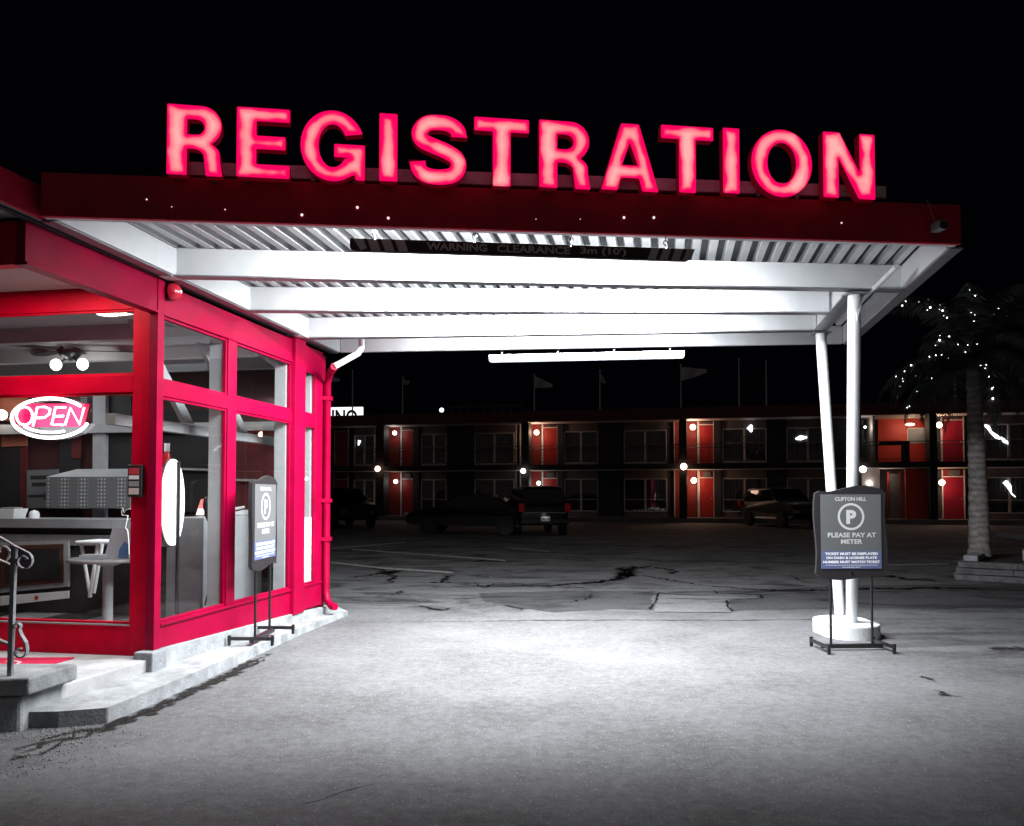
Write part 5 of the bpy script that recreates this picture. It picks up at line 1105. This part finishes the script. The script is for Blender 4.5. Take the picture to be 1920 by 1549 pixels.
bulb = MB().ball(crown, .015, 6); M_tw = mat('lit_twinkle', (1, 1, 1), emit=(.92, .96, 1), estr=7)
b0 = bulb.build('bulb', M_tw, sl_); cnt = 0; wire = []
lit = sorted(FRONDS, key=lambda P: (P[12].x - crown.x) * 1.0 + random.uniform(-.5, .5))[:11] + sorted(FRONDS, key=lambda P: -P[12].z)[:3]
for P in lit:
    path_ = []; st_ = random.randint(3, 8)
    for i in range(st_, min(19, st_ + 9)):
        c = P[i] + V((random.uniform(-.05, .05), random.uniform(-.08, .08), random.uniform(-.12, .03)))
        path_.append(c)
        if cnt < 98 and random.random() < .82:
            o_ = b0 if cnt == 0 else b0.copy()
            if cnt: C.objects.link(o_); o_.parent = sl_
            o_.location = c - crown; s_ = random.uniform(.45, 1.2); o_.scale = (s_, s_, s_); cnt += 1
    wire.append(path_)
mb = MB()
for w_ in wire: mb.tube([crown] + w_, .004, 4)
mb.build('cable', M_black, sl_)
# planter of stone courses
pl = thing('stone_planter', 'low planter of stacked dark stone courses round the palm', 'planter', hz(1800, 1090, 0))
fl_ = hz(1790, 1088, 0); fr_ = hz(1990, 1099, 0); dpl = (fr_ - fl_); dpl = V((dpl.x, dpl.y, 0)).normalized(); npl = V((-dpl.y, dpl.x, 0)); 
PF = lambda a, b_, c: V((fl_.x, fl_.y, 0)) + dpl * a + npl * b_ + UP * c
M_pst = mat('dark_planter_stone', (.10, .10, .105), .9, noise=.6, nscale=6, bump=.8, bscale=30)
for i, zz in enumerate((0, .105, .21)):
    mb = MB(); x_ = -.0 + .02 * i
    while x_ < 4.5:
        w_ = random.uniform(.8, 1.3); mb.box(x_ + .006, x_ + w_, .0 + .04 * i + random.uniform(0, .01), .32, zz + .003, zz + .098, PF); x_ += w_
    y_ = .34
    while y_ < 3.2:
        w_ = random.uniform(.7, 1.1); mb.box(-.05 + .03 * i, .24, y_, y_ + w_ - .01, zz + .003, zz + .098, PF); y_ += w_
    mb.build('stone_course', M_pst, pl, .008)
MB().box(.24, 4.5, .3, 3.2, 0, .26, PF).build('soil', mat('soil', (.03, .02, .016), .95, noise=.6, nscale=8, bump=1, bscale=20), pl)
o = thing('coping_block', 'long pale grey stone block on the planter right of the palm', 'block', PF(1.05, 1.2, .3)); MB().box(.92, 3.9, .95, 1.3, .30, .50, PF).build('stone', M_stone, o, .02)
o = thing('loose_stone', 'rough pale stone on the planter left of the palm', 'stone', PF(.3, .9, .3)); MB().prism([PF(.1, .3, .305), PF(.32, .25, .305), PF(.36, 1.1, .305), PF(.1, 1.3, .305)], UP * .1).build('stone', M_stone, o, .02)
a_ = hz(1866, 1006, 0); b_ = hz(1980, 1022, 0); dd = (b_ - a_).normalized(); nn = V((-dd.y, dd.x, 0))
o = MB().prism([a_, b_, b_ + nn * .5, a_ + nn * .5], UP * .14).build('parking_kerb', M_stone, None, .02); tag(o, 'pale concrete kerb behind the planter at the right edge', 'kerb')
for k_ in range(3):
    crack([(0, 1440 + 8 * k_), (60, 1395 + 9 * k_), (130, 1374 + 6 * k_), (205, 1360 + 3 * k_), (300, 1322 + 2 * k_), (420, 1268), (520, 1222)], .16 - .03 * k_, .05, .003 + .0012 * k_, M_dirt, 'kerb_dirt')
crack([(1722, 1268), (1748, 1276), (1765, 1284)], .16, .05, .003, M_dirt, 'dirt_streak'); crack([(1735, 1290), (1765, 1296), (1800, 1312)], .13, .05, .003, M_dirt, 'dirt_streak'); crack([(1880, 1222), (1920, 1215), (1960, 1222)], .25, .1, .003, M_dirt, 'oil_stain')
# gravel dirt along the sidewalk foot
mg = MB()
for i in range(600):
    q = random.random(); e_ = hz(40, 1372, 0).lerp(hz(205, 1357, 0), q) if i % 2 else hz(205, 1357, 0).lerp(hz(0, 1470, 0), random.random() * .9)
    p = e_ + V((random.gauss(0, .12), -abs(random.gauss(.05, .12)), 0)); r_ = random.uniform(.002, .006) if i % 40 else random.uniform(.006, .009); mg.ball(p + UP * r_ * .5, r_, 5, (1.2, 1, .7))
o = mg.build('gravel', mat('gravel', (.5, .5, .5), .9, noise=.95, nscale=30)); tag(o, kind='stuff')
